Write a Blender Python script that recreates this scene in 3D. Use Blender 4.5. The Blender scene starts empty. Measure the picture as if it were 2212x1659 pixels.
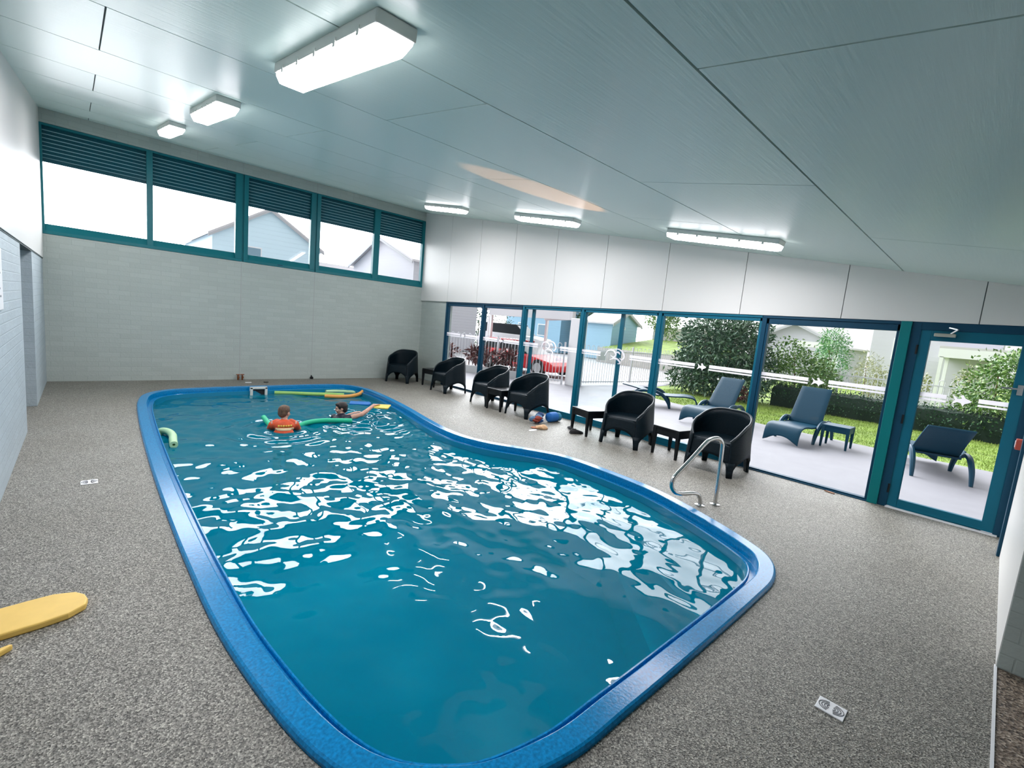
import bpy, bmesh, math, random
import numpy as np
from mathutils import Vector, Matrix, noise
PI = math.pi
S = bpy.context.scene
COL = S.collection
rnd = random.Random(11)

# ------------------------------------------------------------------ camera, sky, exposure
YAW, PIT, ROL, CAMH = 0.7555, -0.1258, 0.0919, 1.6523
def cam_axes():
    cy, sy = math.cos(YAW), math.sin(YAW)
    f = Vector((sy*math.cos(PIT), cy*math.cos(PIT), math.sin(PIT)))
    r = Vector((cy, -sy, 0)); u = r.cross(f)
    c, s = math.cos(ROL), math.sin(ROL)
    return c*r+s*u, -s*r+c*u, f
cam = bpy.data.objects.new('camera', bpy.data.cameras.new('camera'))
COL.objects.link(cam)
_r, _u, _f = cam_axes()
cam.matrix_world = Matrix(((_r.x, _u.x, -_f.x, 0), (_r.y, _u.y, -_f.y, 0), (_r.z, _u.z, -_f.z, CAMH), (0, 0, 0, 1)))
cam.data.sensor_width = 36; cam.data.lens = 991.2/2212*36
cam.data.clip_start = 0.02; cam.data.clip_end = 300
S.camera = cam

W = bpy.data.worlds.new('sky'); S.world = W; W.use_nodes = True
nt = W.node_tree; nt.nodes.clear()
def wn(t): return nt.nodes.new(t)
out = wn('ShaderNodeOutputWorld'); bg = wn('ShaderNodeBackground'); tc = wn('ShaderNodeTexCoord')
def lobe(d, lo, hi, amount):
    dot = wn('ShaderNodeVectorMath'); dot.operation = 'DOT_PRODUCT'; dot.inputs[1].default_value = Vector(d).normalized()
    nt.links.new(tc.outputs['Generated'], dot.inputs[0])
    mr = wn('ShaderNodeMapRange'); mr.interpolation_type = 'SMOOTHSTEP'
    mr.inputs['From Min'].default_value = lo; mr.inputs['From Max'].default_value = hi
    mr.inputs['To Min'].default_value = 0; mr.inputs['To Max'].default_value = amount
    nt.links.new(dot.outputs['Value'], mr.inputs['Value']); return mr.outputs['Result']
def plus(a, b):
    m = wn('ShaderNodeMath'); nt.links.new(a, m.inputs[0]); nt.links.new(b, m.inputs[1]); return m.outputs[0]
SKY_LOW, SKY_TOP = 1.0, .45
low = lobe((0, 0, -1), -1.0, -.05, SKY_LOW-SKY_TOP)
val = plus(plus(low, lobe((.10, .95, .34), .55, .98, 9.5)), lobe((.70, .56, .44), .80, .97, 6.0))
add = wn('ShaderNodeMath'); add.inputs[1].default_value = SKY_TOP; nt.links.new(val, add.inputs[0])
bg.inputs['Color'].default_value = (1.0, 0.965, 1.0, 1)
nt.links.new(add.outputs[0], bg.inputs['Strength'])
nt.links.new(bg.outputs[0], out.inputs[0])

S.view_settings.view_transform = 'Standard'
S.view_settings.look = 'None'
S.view_settings.exposure = 0.3
S.view_settings.gamma = 1.0
S.view_settings.use_curve_mapping = False
LAMP = 80.0          # brightness of the fluorescent diffusers
cy_ = S.cycles
cy_.use_denoising = True
cy_.max_bounces = 8; cy_.diffuse_bounces = 4; cy_.glossy_bounces = 4
cy_.transmission_bounces = 4; cy_.transparent_max_bounces = 12
cy_.caustics_reflective = False; cy_.caustics_refractive = False
cy_.sample_clamp_indirect = 6.0

# ------------------------------------------------------------------ materials
MATS = {}
def mat(name, col, rough=0.5, metal=0.0, spec=0.5, var=0.0, vscale=8.0, bump=0.0, bscale=60.0, stretch=None,
        coat=0.0, emit=None, estr=0.0, island=None, bdist=0.01):
    if name in MATS: return MATS[name]
    m = bpy.data.materials.new(name); m.use_nodes = True
    t = m.node_tree; b = t.nodes['Principled BSDF']
    c = (*col, 1)
    b.inputs['Base Color'].default_value = c
    b.inputs['Roughness'].default_value = rough; b.inputs['Metallic'].default_value = metal
    b.inputs['Specular IOR Level'].default_value = spec
    b.inputs['Coat Weight'].default_value = coat; b.inputs['Coat Roughness'].default_value = 0.08
    if emit: b.inputs['Emission Color'].default_value = (*emit, 1); b.inputs['Emission Strength'].default_value = estr
    geo = None
    if var or bump:
        geo = t.nodes.new('ShaderNodeNewGeometry'); mp = t.nodes.new('ShaderNodeMapping')
        t.links.new(geo.outputs['Position'], mp.inputs['Vector'])
        if stretch: mp.inputs['Scale'].default_value = stretch
    if var:
        n = t.nodes.new('ShaderNodeTexNoise'); n.inputs['Scale'].default_value = vscale; n.inputs['Detail'].default_value = 4
        t.links.new(mp.outputs[0], n.inputs['Vector'])
        r = t.nodes.new('ShaderNodeValToRGB')
        r.color_ramp.elements[0].position = 0.3; r.color_ramp.elements[1].position = 0.7
        r.color_ramp.elements[0].color = (*[max(0, x*(1-var)) for x in col], 1)
        r.color_ramp.elements[1].color = (*[min(1, x*(1+var)) for x in col], 1)
        t.links.new(n.outputs['Fac'], r.inputs['Fac']); t.links.new(r.outputs['Color'], b.inputs['Base Color'])
    if island:
        geo = geo or t.nodes.new('ShaderNodeNewGeometry'); r = t.nodes.new('ShaderNodeValToRGB')
        while len(r.color_ramp.elements) < len(island): r.color_ramp.elements.new(0.5)
        for k, ic in enumerate(island):
            r.color_ramp.elements[k].position = k/(len(island)-1); r.color_ramp.elements[k].color = (*ic, 1)
        t.links.new(geo.outputs['Random Per Island'], r.inputs['Fac']); t.links.new(r.outputs['Color'], b.inputs['Base Color'])
    if bump:
        n2 = t.nodes.new('ShaderNodeTexNoise'); n2.inputs['Scale'].default_value = bscale; n2.inputs['Detail'].default_value = 3
        t.links.new(mp.outputs[0], n2.inputs['Vector'])
        bp = t.nodes.new('ShaderNodeBump'); bp.inputs['Strength'].default_value = bump; bp.inputs['Distance'].default_value = bdist
        t.links.new(n2.outputs['Fac'], bp.inputs['Height']); t.links.new(bp.outputs['Normal'], b.inputs['Normal'])
    MATS[name] = m
    return m

def speckle_mat(name, stops, scale, rough, bump):
    """exposed pebble floor: tiny cells of several stone colours"""
    m = bpy.data.materials.new(name); m.use_nodes = True; t = m.node_tree; b = t.nodes['Principled BSDF']
    geo = t.nodes.new('ShaderNodeNewGeometry')
    v = t.nodes.new('ShaderNodeTexVoronoi'); v.inputs['Scale'].default_value = scale
    t.links.new(geo.outputs['Position'], v.inputs['Vector'])
    sep = t.nodes.new('ShaderNodeSeparateColor'); t.links.new(v.outputs['Color'], sep.inputs[0])
    r = t.nodes.new('ShaderNodeValToRGB')
    while len(r.color_ramp.elements) < len(stops): r.color_ramp.elements.new(0.5)
    for k, (p, c) in enumerate(stops):
        r.color_ramp.elements[k].position = p; r.color_ramp.elements[k].color = (*c, 1)
    t.links.new(sep.outputs[0], r.inputs['Fac'])
    n = t.nodes.new('ShaderNodeTexNoise'); n.inputs['Scale'].default_value = 1.3; n.inputs['Detail'].default_value = 3
    t.links.new(geo.outputs['Position'], n.inputs['Vector'])
    mx = t.nodes.new('ShaderNodeMix'); mx.data_type = 'RGBA'; mx.blend_type = 'MULTIPLY'; mx.inputs['Factor'].default_value = 0.5
    r2 = t.nodes.new('ShaderNodeValToRGB'); r2.color_ramp.elements[0].position = .35; r2.color_ramp.elements[1].position = .65
    r2.color_ramp.elements[0].color = (.78, .76, .72, 1); r2.color_ramp.elements[1].color = (1, 1, 1, 1)
    t.links.new(n.outputs['Fac'], r2.inputs['Fac'])
    t.links.new(r.outputs['Color'], mx.inputs['A']); t.links.new(r2.outputs['Color'], mx.inputs['B'])
    t.links.new(mx.outputs['Result'], b.inputs['Base Color'])
    b.inputs['Roughness'].default_value = rough; b.inputs['Specular IOR Level'].default_value = 0.35
    bp = t.nodes.new('ShaderNodeBump'); bp.inputs['Strength'].default_value = bump; bp.inputs['Distance'].default_value = 0.004
    t.links.new(v.outputs['Distance'], bp.inputs['Height']); t.links.new(bp.outputs['Normal'], b.inputs['Normal'])
    MATS[name] = m; return m

def brick_mat(name, col, axis='y'):
    """painted brickwork: courses show only as a shallow relief"""
    m = bpy.data.materials.new(name); m.use_nodes = True; t = m.node_tree; b = t.nodes['Principled BSDF']
    b.inputs['Roughness'].default_value = 0.6; b.inputs['Specular IOR Level'].default_value = 0.3
    geo = t.nodes.new('ShaderNodeNewGeometry'); sp = t.nodes.new('ShaderNodeSeparateXYZ'); cb = t.nodes.new('ShaderNodeCombineXYZ')
    t.links.new(geo.outputs['Position'], sp.inputs[0])
    ad = t.nodes.new('ShaderNodeMath'); ad.operation = 'ADD'
    t.links.new(sp.outputs['X'], ad.inputs[0]); t.links.new(sp.outputs['Y'], ad.inputs[1])
    t.links.new(ad.outputs[0], cb.inputs[0]); t.links.new(sp.outputs['Z'], cb.inputs[1])
    br = t.nodes.new('ShaderNodeTexBrick'); br.inputs['Scale'].default_value = 1
    br.inputs['Brick Width'].default_value = .30; br.inputs['Row Height'].default_value = .086
    br.inputs['Mortar Size'].default_value = .006; br.inputs['Mortar Smooth'].default_value = .6
    c1 = col; c2 = tuple(x*.93 for x in col); c3 = tuple(x*.90 for x in col)
    br.inputs['Color1'].default_value = (*c1, 1); br.inputs['Color2'].default_value = (*c2, 1); br.inputs['Mortar'].default_value = (*c3, 1)
    t.links.new(cb.outputs[0], br.inputs['Vector']); t.links.new(br.outputs['Color'], b.inputs['Base Color'])
    n = t.nodes.new('ShaderNodeTexNoise'); n.inputs['Scale'].default_value = 35; n.inputs['Detail'].default_value = 4
    t.links.new(geo.outputs['Position'], n.inputs['Vector'])
    s1 = t.nodes.new('ShaderNodeMath'); s1.operation = 'MULTIPLY_ADD'; s1.inputs[1].default_value = -.7
    t.links.new(br.outputs['Fac'], s1.inputs[0]); t.links.new(n.outputs['Fac'], s1.inputs[2])
    bp = t.nodes.new('ShaderNodeBump'); bp.inputs['Strength'].default_value = .35; bp.inputs['Distance'].default_value = .008
    t.links.new(s1.outputs[0], bp.inputs['Height']); t.links.new(bp.outputs['Normal'], b.inputs['Normal'])
    MATS[name] = m; return m

def board_mat(name, col, pitch=.16):
    """horizontal weatherboards"""
    m = bpy.data.materials.new(name); m.use_nodes = True; t = m.node_tree; b = t.nodes['Principled BSDF']
    b.inputs['Roughness'].default_value = .6
    geo = t.nodes.new('ShaderNodeNewGeometry'); sp = t.nodes.new('ShaderNodeSeparateXYZ'); t.links.new(geo.outputs['Position'], sp.inputs[0])
    dv = t.nodes.new('ShaderNodeMath'); dv.operation = 'DIVIDE'; dv.inputs[1].default_value = pitch; t.links.new(sp.outputs['Z'], dv.inputs[0])
    fr = t.nodes.new('ShaderNodeMath'); fr.operation = 'FRACT'; t.links.new(dv.outputs[0], fr.inputs[0])
    r = t.nodes.new('ShaderNodeValToRGB'); e = r.color_ramp.elements
    e[0].position = 0; e[0].color = (*col, 1); e[1].position = .14; e[1].color = (*col, 1)
    t.links.new(fr.outputs[0], r.inputs['Fac']); t.links.new(r.outputs['Color'], b.inputs['Base Color'])
    bp = t.nodes.new('ShaderNodeBump'); bp.inputs['Strength'].default_value = .9; bp.inputs['Distance'].default_value = .03
    inv = t.nodes.new('ShaderNodeMath'); inv.operation = 'SUBTRACT'; inv.inputs[0].default_value = 1; t.links.new(fr.outputs[0], inv.inputs[1])
    t.links.new(inv.outputs[0], bp.inputs['Height']); t.links.new(bp.outputs['Normal'], b.inputs['Normal'])
    MATS[name] = m; return m

def weave_mat(name, col):
    """moulded rattan-weave resin"""
    m = bpy.data.materials.new(name); m.use_nodes = True; t = m.node_tree; b = t.nodes['Principled BSDF']
    b.inputs['Base Color'].default_value = (*col, 1); b.inputs['Roughness'].default_value = .42; b.inputs['Specular IOR Level'].default_value = .2
    co = t.nodes.new('ShaderNodeTexCoord')
    w1 = t.nodes.new('ShaderNodeTexWave'); w1.bands_direction = 'Z'; w1.inputs['Scale'].default_value = 22
    ck = t.nodes.new('ShaderNodeTexChecker'); ck.inputs['Scale'].default_value = 70
    t.links.new(co.outputs['Object'], w1.inputs['Vector']); t.links.new(co.outputs['Object'], ck.inputs['Vector'])
    mu = t.nodes.new('ShaderNodeMath'); mu.operation = 'MULTIPLY_ADD'; mu.inputs[1].default_value = .5
    t.links.new(ck.outputs['Fac'], mu.inputs[0]); t.links.new(w1.outputs['Fac'], mu.inputs[2])
    bp = t.nodes.new('ShaderNodeBump'); bp.inputs['Strength'].default_value = .35; bp.inputs['Distance'].default_value = .004
    t.links.new(mu.outputs[0], bp.inputs['Height']); t.links.new(bp.outputs['Normal'], b.inputs['Normal'])
    MATS[name] = m; return m

def fresnel(t, ior):
    """same reflectance from either side of a thin sheet"""
    g = t.nodes.new('ShaderNodeNewGeometry'); m = t.nodes.new('ShaderNodeMapRange'); m.inputs['To Min'].default_value = ior; m.inputs['To Max'].default_value = 1/ior
    f = t.nodes.new('ShaderNodeFresnel'); t.links.new(g.outputs['Backfacing'], m.inputs['Value']); t.links.new(m.outputs[0], f.inputs['IOR']); return f
def film_mat(name, col):
    """white adhesive film on glass: lit from both sides"""
    m = bpy.data.materials.new(name); m.use_nodes = True; t = m.node_tree; t.nodes.clear()
    o = t.nodes.new('ShaderNodeOutputMaterial'); mx = t.nodes.new('ShaderNodeMixShader'); mx.inputs[0].default_value = .55
    d = t.nodes.new('ShaderNodeBsdfDiffuse'); d.inputs[0].default_value = (*col, 1); l = t.nodes.new('ShaderNodeBsdfTranslucent'); l.inputs[0].default_value = (*col, 1)
    t.links.new(d.outputs[0], mx.inputs[1]); t.links.new(l.outputs[0], mx.inputs[2]); t.links.new(mx.outputs[0], o.inputs['Surface']); MATS[name] = m; return m
def glass_mat(name, tint, refl_rough=0.0, ior=1.45):
    m = bpy.data.materials.new(name); m.use_nodes = True; t = m.node_tree; t.nodes.clear()
    o = t.nodes.new('ShaderNodeOutputMaterial'); mx = t.nodes.new('ShaderNodeMixShader')
    tr = t.nodes.new('ShaderNodeBsdfTransparent'); tr.inputs[0].default_value = (*tint, 1)
    gl = t.nodes.new('ShaderNodeBsdfGlossy'); gl.inputs['Roughness'].default_value = refl_rough
    fr = fresnel(t, ior)
    t.links.new(fr.outputs[0], mx.inputs[0]); t.links.new(tr.outputs[0], mx.inputs[1]); t.links.new(gl.outputs[0], mx.inputs[2])
    t.links.new(mx.outputs[0], o.inputs['Surface'])
    MATS[name] = m; return m

def ceiling_mat():
    m = bpy.data.materials.new('ceiling_sheet'); m.use_nodes = True; t = m.node_tree; b = t.nodes['Principled BSDF']
    b.inputs['Base Color'].default_value = (.68, .83, .765, 1)
    b.inputs['Roughness'].default_value = .33; b.inputs['Specular IOR Level'].default_value = .38
    geo = t.nodes.new('ShaderNodeNewGeometry'); mp = t.nodes.new('ShaderNodeMapping'); mp.inputs['Scale'].default_value = (1, 14, 14)
    t.links.new(geo.outputs['Position'], mp.inputs['Vector'])
    n = t.nodes.new('ShaderNodeTexNoise'); n.inputs['Scale'].default_value = 3.5; n.inputs['Detail'].default_value = 5
    t.links.new(mp.outputs[0], n.inputs['Vector'])
    bp = t.nodes.new('ShaderNodeBump'); bp.inputs['Strength'].default_value = .18; bp.inputs['Distance'].default_value = .01
    t.links.new(n.outputs['Fac'], bp.inputs['Height']); t.links.new(bp.outputs['Normal'], b.inputs['Normal'])
    MATS['ceiling_sheet'] = m; return m

M_CEIL = ceiling_mat()
M_BRICK = brick_mat('painted_brick', (.46, .51, .48))
M_BRICKL = brick_mat('pale_painted_brick', (.45, .52, .56))
M_PANEL = mat('wall_panel', (.70, .695, .675), .42, bump=.05, bscale=120)
M_JOINT = mat('dark_joint', (.10, .13, .13), .8)
M_FLOOR = speckle_mat('pebble_floor', [(0, (.049, .047, .040)), (.3, (.145, .138, .121)), (.6, (.235, .224, .197)), (.85, (.335, .317, .277)), (1, (.52, .495, .43))], 170, .5, .5)
M_FLOORB = speckle_mat('brown_pebble_floor', [(0, (.04, .03, .025)), (.4, (.16, .12, .09)), (.8, (.28, .22, .17)), (1, (.45, .38, .31))], 95, .55, .6)
M_FRAME = mat('blue_frame', (.003, .12, .19), .4, spec=.25)
M_FRAMED = mat('dark_blue_frame', (.002, .05, .10), .42, spec=.25)
M_TEAL = mat('teal_post', (.0, .17, .18), .42, spec=.25)
M_TEALF = mat('teal_window_frame', (.005, .155, .185), .42, spec=.3)
M_BLINDE = mat('slat_edge_highlight', (.26, .46, .52), .4)  # lighter slat edges: the highlight along each slat is put into the colour
M_BLIND = mat('blind_slat', (.004, .075, .11), .5, spec=.2)
M_GLASS = glass_mat('pane_glass', (.95, .98, .98), 0, 1.25)
M_WHITE = film_mat('white_film', (.93, .91, .94))
M_WHITEP = mat('white_paint', (.85, .85, .87), .45)
M_GALV = mat('galvanised', (.55, .57, .58), .35, .8)
M_STEEL = mat('stainless', (.62, .62, .62), .16, 1.0)
M_DARK = weave_mat('black_resin', (.0015, .008, .013))
M_DARKP = mat('black_plastic', (.003, .005, .007), .38, spec=.3)
M_LOUNGE = mat('grey_blue_resin', (.002, .042, .078), .45, spec=.25, bump=.1, bscale=150)
M_LAMP = mat('lamp_diffuser', (.9, .9, .9), .4, emit=(1, .965, 1.0), estr=LAMP)
M_LAMPS = mat('lamp_diffuser_side', (.9, .9, .9), .4, emit=(1, .965, 1.0), estr=LAMP*.08)
M_LAMPB = mat('lamp_body', (.62, .63, .6), .45)
M_SHELL = mat('blue_gelcoat', (.0, .20, .46), .2, spec=.30, var=.28, vscale=70, bump=.10, bscale=70, bdist=.006)
M_SHELLIN = mat('blue_gelcoat_inside', (.004, .21, .36), .25)

# ------------------------------------------------------------------ mesh tools
class MB:
    def __init__(s): s.v = []; s.f = []; s.mi = []; s.cur = 0
    def add(s, vs, fs):
        o = len(s.v); s.v += [tuple(v) for v in vs]; s.f += [tuple(i+o for i in f) for f in fs]; s.mi += [s.cur]*len(fs); return s
    def box(s, a, b, M=None):
        x0, y0, z0 = a; x1, y1, z1 = b
        vs = [(x0, y0, z0), (x1, y0, z0), (x1, y1, z0), (x0, y1, z0), (x0, y0, z1), (x1, y0, z1), (x1, y1, z1), (x0, y1, z1)]
        if M: vs = [M @ Vector(v) for v in vs]
        return s.add(vs, [(0, 3, 2, 1), (4, 5, 6, 7), (0, 1, 5, 4), (1, 2, 6, 5), (2, 3, 7, 6), (3, 0, 4, 7)])
    def frustum(s, c0, h0, c1, h1):
        """tapered box between two horizontal rectangles (centre, half sizes)"""
        vs = []
        for c, h in ((c0, h0), (c1, h1)):
            for sx, sy in ((-1, -1), (1, -1), (1, 1), (-1, 1)): vs.append((c[0]+sx*h[0], c[1]+sy*h[1], c[2]))
        return s.add(vs, [(0, 3, 2, 1), (4, 5, 6, 7), (0, 1, 5, 4), (1, 2, 6, 5), (2, 3, 7, 6), (3, 0, 4, 7)])
    def bar(s, p, q, w, h, up=(0, 0, 1)):
        p, q = Vector(p), Vector(q); d = (q-p).normalized(); up = Vector(up)
        if abs(d.dot(up)) > .99: up = Vector((1, 0, 0))
        a = d.cross(up).normalized(); b = a.cross(d).normalized()
        vs = [c+a*w/2*i+b*h/2*j for c in (p, q) for i, j in ((-1, -1), (1, -1), (1, 1), (-1, 1))]
        return s.add(vs, [(0, 3, 2, 1), (4, 5, 6, 7), (0, 1, 5, 4), (1, 2, 6, 5), (2, 3, 7, 6), (3, 0, 4, 7)])
    def tube(s, pts, r, n=10, caps=True, closed=False):
        pts = [Vector(p) for p in pts]; N = len(pts)
        rs = r if isinstance(r, (list, tuple)) else [r]*N
        T = []
        for i in range(N):
            a = pts[(i-1) % N] if closed or i > 0 else pts[i]; b = pts[(i+1) % N] if closed or i < N-1 else pts[i]
            T.append((b-a).normalized())
        u = T[0].orthogonal().normalized(); vs = []
        for i in range(N):
            u = (u-T[i]*u.dot(T[i])).normalized(); w = T[i].cross(u)
            for k in range(n):
                a = 2*PI*k/n; vs.append(pts[i]+(u*math.cos(a)+w*math.sin(a))*rs[i])
        fs = []
        for i in range(N if closed else N-1):
            j = (i+1) % N
            for k in range(n): fs.append((i*n+k, i*n+(k+1) % n, j*n+(k+1) % n, j*n+k))
        if caps and not closed: fs.append(tuple(range(n-1, -1, -1))); fs.append(tuple((N-1)*n+k for k in range(n)))
        return s.add(vs, fs)
    def ell(s, c, r, nu=16, nv=10, M=None):
        vs = []; c = Vector(c)
        for j in range(nv+1):
            t = PI*j/nv
            for i in range(nu):
                a = 2*PI*i/nu; p = Vector((r[0]*math.sin(t)*math.cos(a), r[1]*math.sin(t)*math.sin(a), r[2]*math.cos(t)))
                vs.append(c+(M @ p if M else p))
        fs = []
        for j in range(nv):
            for i in range(nu):
                q = (j*nu+i, (j+1)*nu+i, (j+1)*nu+(i+1) % nu, j*nu+(i+1) % nu)
                fs.append((q[0], q[1], q[2]) if j == 0 and False else q)
        return s.add(vs, fs)
    def cap(s, p, q, r0, r1, n=12):
        p, q = Vector(p), Vector(q); s.ell(p, (r0,)*3, n, 8); s.ell(q, (r1,)*3, n, 8); return s.tube([p, q], [r0, r1], n)
    def prism(s, poly, axis, a, b):
        """extrude a 2-D outline (list of pairs) along an axis"""
        def P(u, v, w): return {'x': (w, u, v), 'y': (u, w, v), 'z': (u, v, w)}[axis]
        n = len(poly); vs = [P(u, v, a) for u, v in poly]+[P(u, v, b) for u, v in poly]
        fs = [tuple(range(n-1, -1, -1)), tuple(range(n, 2*n))]+[(i, (i+1) % n, n+(i+1) % n, n+i) for i in range(n)]
        return s.add(vs, fs)
    def grid(s, P):
        """quads over a 2-D list of points"""
        r, c = len(P), len(P[0]); vs = [p for row in P for p in row]
        return s.add(vs, [(i*c+j, i*c+j+1, (i+1)*c+j+1, (i+1)*c+j) for i in range(r-1) for j in range(c-1)])
    def build(s, name, m, parent=None, smooth=False, bevel=0, solid=0, sub=0, fix=True, angle=40):
        me = bpy.data.meshes.new(name); me.from_pydata(s.v, [], s.f)
        ms = m if isinstance(m, (list, tuple)) else [m]
        for x in ms: me.materials.append(x)
        if len(ms) > 1:
            for p, k in zip(me.polygons, s.mi): p.material_index = k
        if fix:
            bm = bmesh.new(); bm.from_mesh(me); bmesh.ops.remove_doubles(bm, verts=bm.verts, dist=1e-6)
            bmesh.ops.recalc_face_normals(bm, faces=bm.faces); bm.to_mesh(me); bm.free()
        o = bpy.data.objects.new(name, me); COL.objects.link(o)
        if parent: o.parent = parent
        if solid: md = o.modifiers.new('solid', 'SOLIDIFY'); md.thickness = solid; md.offset = 0
        if bevel: md = o.modifiers.new('bevel', 'BEVEL'); md.width = bevel; md.segments = 2; md.limit_method = 'ANGLE'; md.angle_limit = .7
        if sub: md = o.modifiers.new('sub', 'SUBSURF'); md.levels = sub; md.render_levels = sub
        if smooth:
            for p in me.polygons: p.use_smooth = True
            if not sub and bevel == 0:
                try: me.set_sharp_from_angle(angle=math.radians(angle))
                except Exception: pass
        return o
def tag(o, label, cat=None, group=None, kind=None):
    if label: o['label'] = label
    if cat: o['category'] = cat
    if group: o['group'] = group
    if kind: o['kind'] = kind
    return o
def empty(name, loc=(0, 0, 0), rz=0.0):
    o = bpy.data.objects.new(name, None); COL.objects.link(o); o.location = loc; o.rotation_euler = (0, 0, rz)
    o.empty_display_size = .1; return o
def kids(o): return [c for c in bpy.data.objects if c.parent == o]
def copy_tree(o, parent=None):
    c = o.copy(); COL.objects.link(c)
    if parent: c.parent = parent
    for ch in kids(o): copy_tree(ch, c)
    return c
def struct(o): o['kind'] = 'structure'; return o
def smooth_path(pts, n=6, closed=False):
    """Catmull-Rom through points"""
    P = [Vector(p) for p in pts]; N = len(P); out = []
    for i in range(N if closed else N-1):
        p0 = P[(i-1) % N] if closed or i > 0 else P[i]; p1 = P[i]; p2 = P[(i+1) % N]; p3 = P[(i+2) % N] if closed or i < N-2 else p2
        for k in range(n):
            t = k/n
            out.append(.5*((2*p1)+(p2-p0)*t+(2*p0-5*p1+4*p2-p3)*t*t+(-p0+3*p1-3*p2+p3)*t*t*t))
    if not closed: out.append(P[-1])
    return out
exec_parts = []

# ------------------------------------------------------------------ the room
XL, XR, YB, YF = -0.4855, 6.6575, 10.9363, -0.215
ZC, SL = 4.381, 0.1739
def zceil(y): return ZC+SL*(y-YB)
ZS, ZT, ZB = 2.447, 4.167, 2.10

# pool outline (outer edge of the coping), clockwise from the near left
OUT = [(.62, 1.42), (.475, 2.25), (.435, 3.2), (.43, 4.6), (.45, 6.1), (.495, 7.6), (.56, 8.7), (.70, 9.35), (1.05, 9.72), (1.7, 9.87), (2.6, 9.93), (3.5, 9.98),
       (4.05, 9.93), (4.36, 9.66), (4.47, 9.2), (4.44, 8.4), (4.30, 7.3), (4.08, 6.1), (3.99, 5.3), (4.10, 4.75), (4.40, 4.22), (4.62, 3.75), (4.64, 3.1), (4.57, 2.4), (4.38, 1.82),
       (4.12, 1.27), (3.92, 1.02), (3.62, .9), (3.2, .88), (2.4, .885), (1.75, .895), (1.32, .915), (.92, 1.05)]
ring = smooth_path([(x, y, 0) for x, y in OUT], 7, True)
ring = [Vector((p.x, p.y)) for p in ring]
NR = len(ring)
nrm = []
for i in range(NR):
    t = (ring[(i+1) % NR]-ring[i-1]).normalized(); nrm.append(Vector((t.y, -t.x)))    # inward for clockwise winding
area = sum(ring[i].x*ring[(i+1) % NR].y-ring[(i+1) % NR].x*ring[i].y for i in range(NR))
if area > 0: nrm = [-n for n in nrm]
def offset(d): return [ring[i]+nrm[i]*d for i in range(NR)]

def floor_with_hole(name, x0, x1, y0, y1, hole, m):
    bm = bmesh.new()
    o = [bm.verts.new((x, y, 0)) for x, y in ((x0, y0), (x1, y0), (x1, y1), (x0, y1))]
    h = [bm.verts.new((p.x, p.y, 0)) for p in hole]
    es = [bm.edges.new((o[i], o[(i+1) % 4])) for i in range(4)]+[bm.edges.new((h[i], h[(i+1) % len(h)])) for i in range(len(h))]
    bmesh.ops.triangle_fill(bm, use_beauty=True, edges=es)
    r = bmesh.ops.extrude_face_region(bm, geom=list(bm.faces))
    bmesh.ops.translate(bm, vec=(0, 0, -.12), verts=[v for v in r['geom'] if isinstance(v, bmesh.types.BMVert)])
    bmesh.ops.recalc_face_normals(bm, faces=bm.faces)
    me = bpy.data.meshes.new(name); bm.to_mesh(me); bm.free(); me.materials.append(m)
    ob = bpy.data.objects.new(name, me); COL.objects.link(ob); return struct(ob)
floor_with_hole('floor', XL, XR+.02, YF, YB, offset(.02), M_FLOOR)
struct(MB().box((XL-1.0, 7.22, -.12), (XL, 8.73, 0)).build('floor.001', M_FLOOR))
struct(MB().box((XL, -2.6, -.12), (3.73, YF, -.001)).build('floor.002', M_FLOORB))
struct(MB().box((XL, YF-.006, -.02), (3.75, YF+.006, .004)).build('trim_1', M_WHITEP))

# walls
mb = MB().box((XL-.2, YB, -.1), (XR+.2, YB+.2, ZS-.004)).box((XL-.2, YB, ZT+.004), (XR+.2, YB+.2, 4.75))
struct(mb.build('wall_back', M_BRICK))
mb = MB()
for x in (2.385, 3.855): mb.box((x-.006, YB-.002, .02), (x+.006, YB+.01, ZS-.01))
for x in (1.63, 2.39, 3.85, 4.68): mb.box((x-.005, YB-.002, ZT+.03), (x+.005, YB+.01, zceil(YB)-.01))
struct(mb.build('trim_2', mat('wall_joint', (.40, .41, .40), .8)))
# left wall: painted brick below, smooth cladding above, an open recess near the far end
mb = MB().box((XL-.24, -2.6, -.1), (XL, 7.22, 2.04)).box((XL-.24, 8.73, -.1), (XL, YB, 2.04)).box((XL-1.2, 7.0, -.1), (XL-1.0, 8.95, 2.3))
mb.box((XL-1.0, 8.73, -.1), (XL-.24, 8.95, 2.3)).box((XL-1.0, 7.0, -.1), (XL-.24, 7.22, 2.3))
struct(mb.build('wall_left', M_BRICKL))
mb = MB().prism([(-2.6, 2.055), (YB, 2.055), (YB, ZC+.1), (-2.6, zceil(-2.6)+.1)], 'x', XL-.24, XL+.012)
mb.box((XL-1.2, 7.0, 2.05), (XL-.24, 8.95, 2.3))
struct(mb.build('wall_left.001', M_PANEL))
struct(MB().box((XL-.2, -2.6, 2.038), (XL+.004, YB, 2.057)).build('trim_3', M_JOINT))
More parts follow.
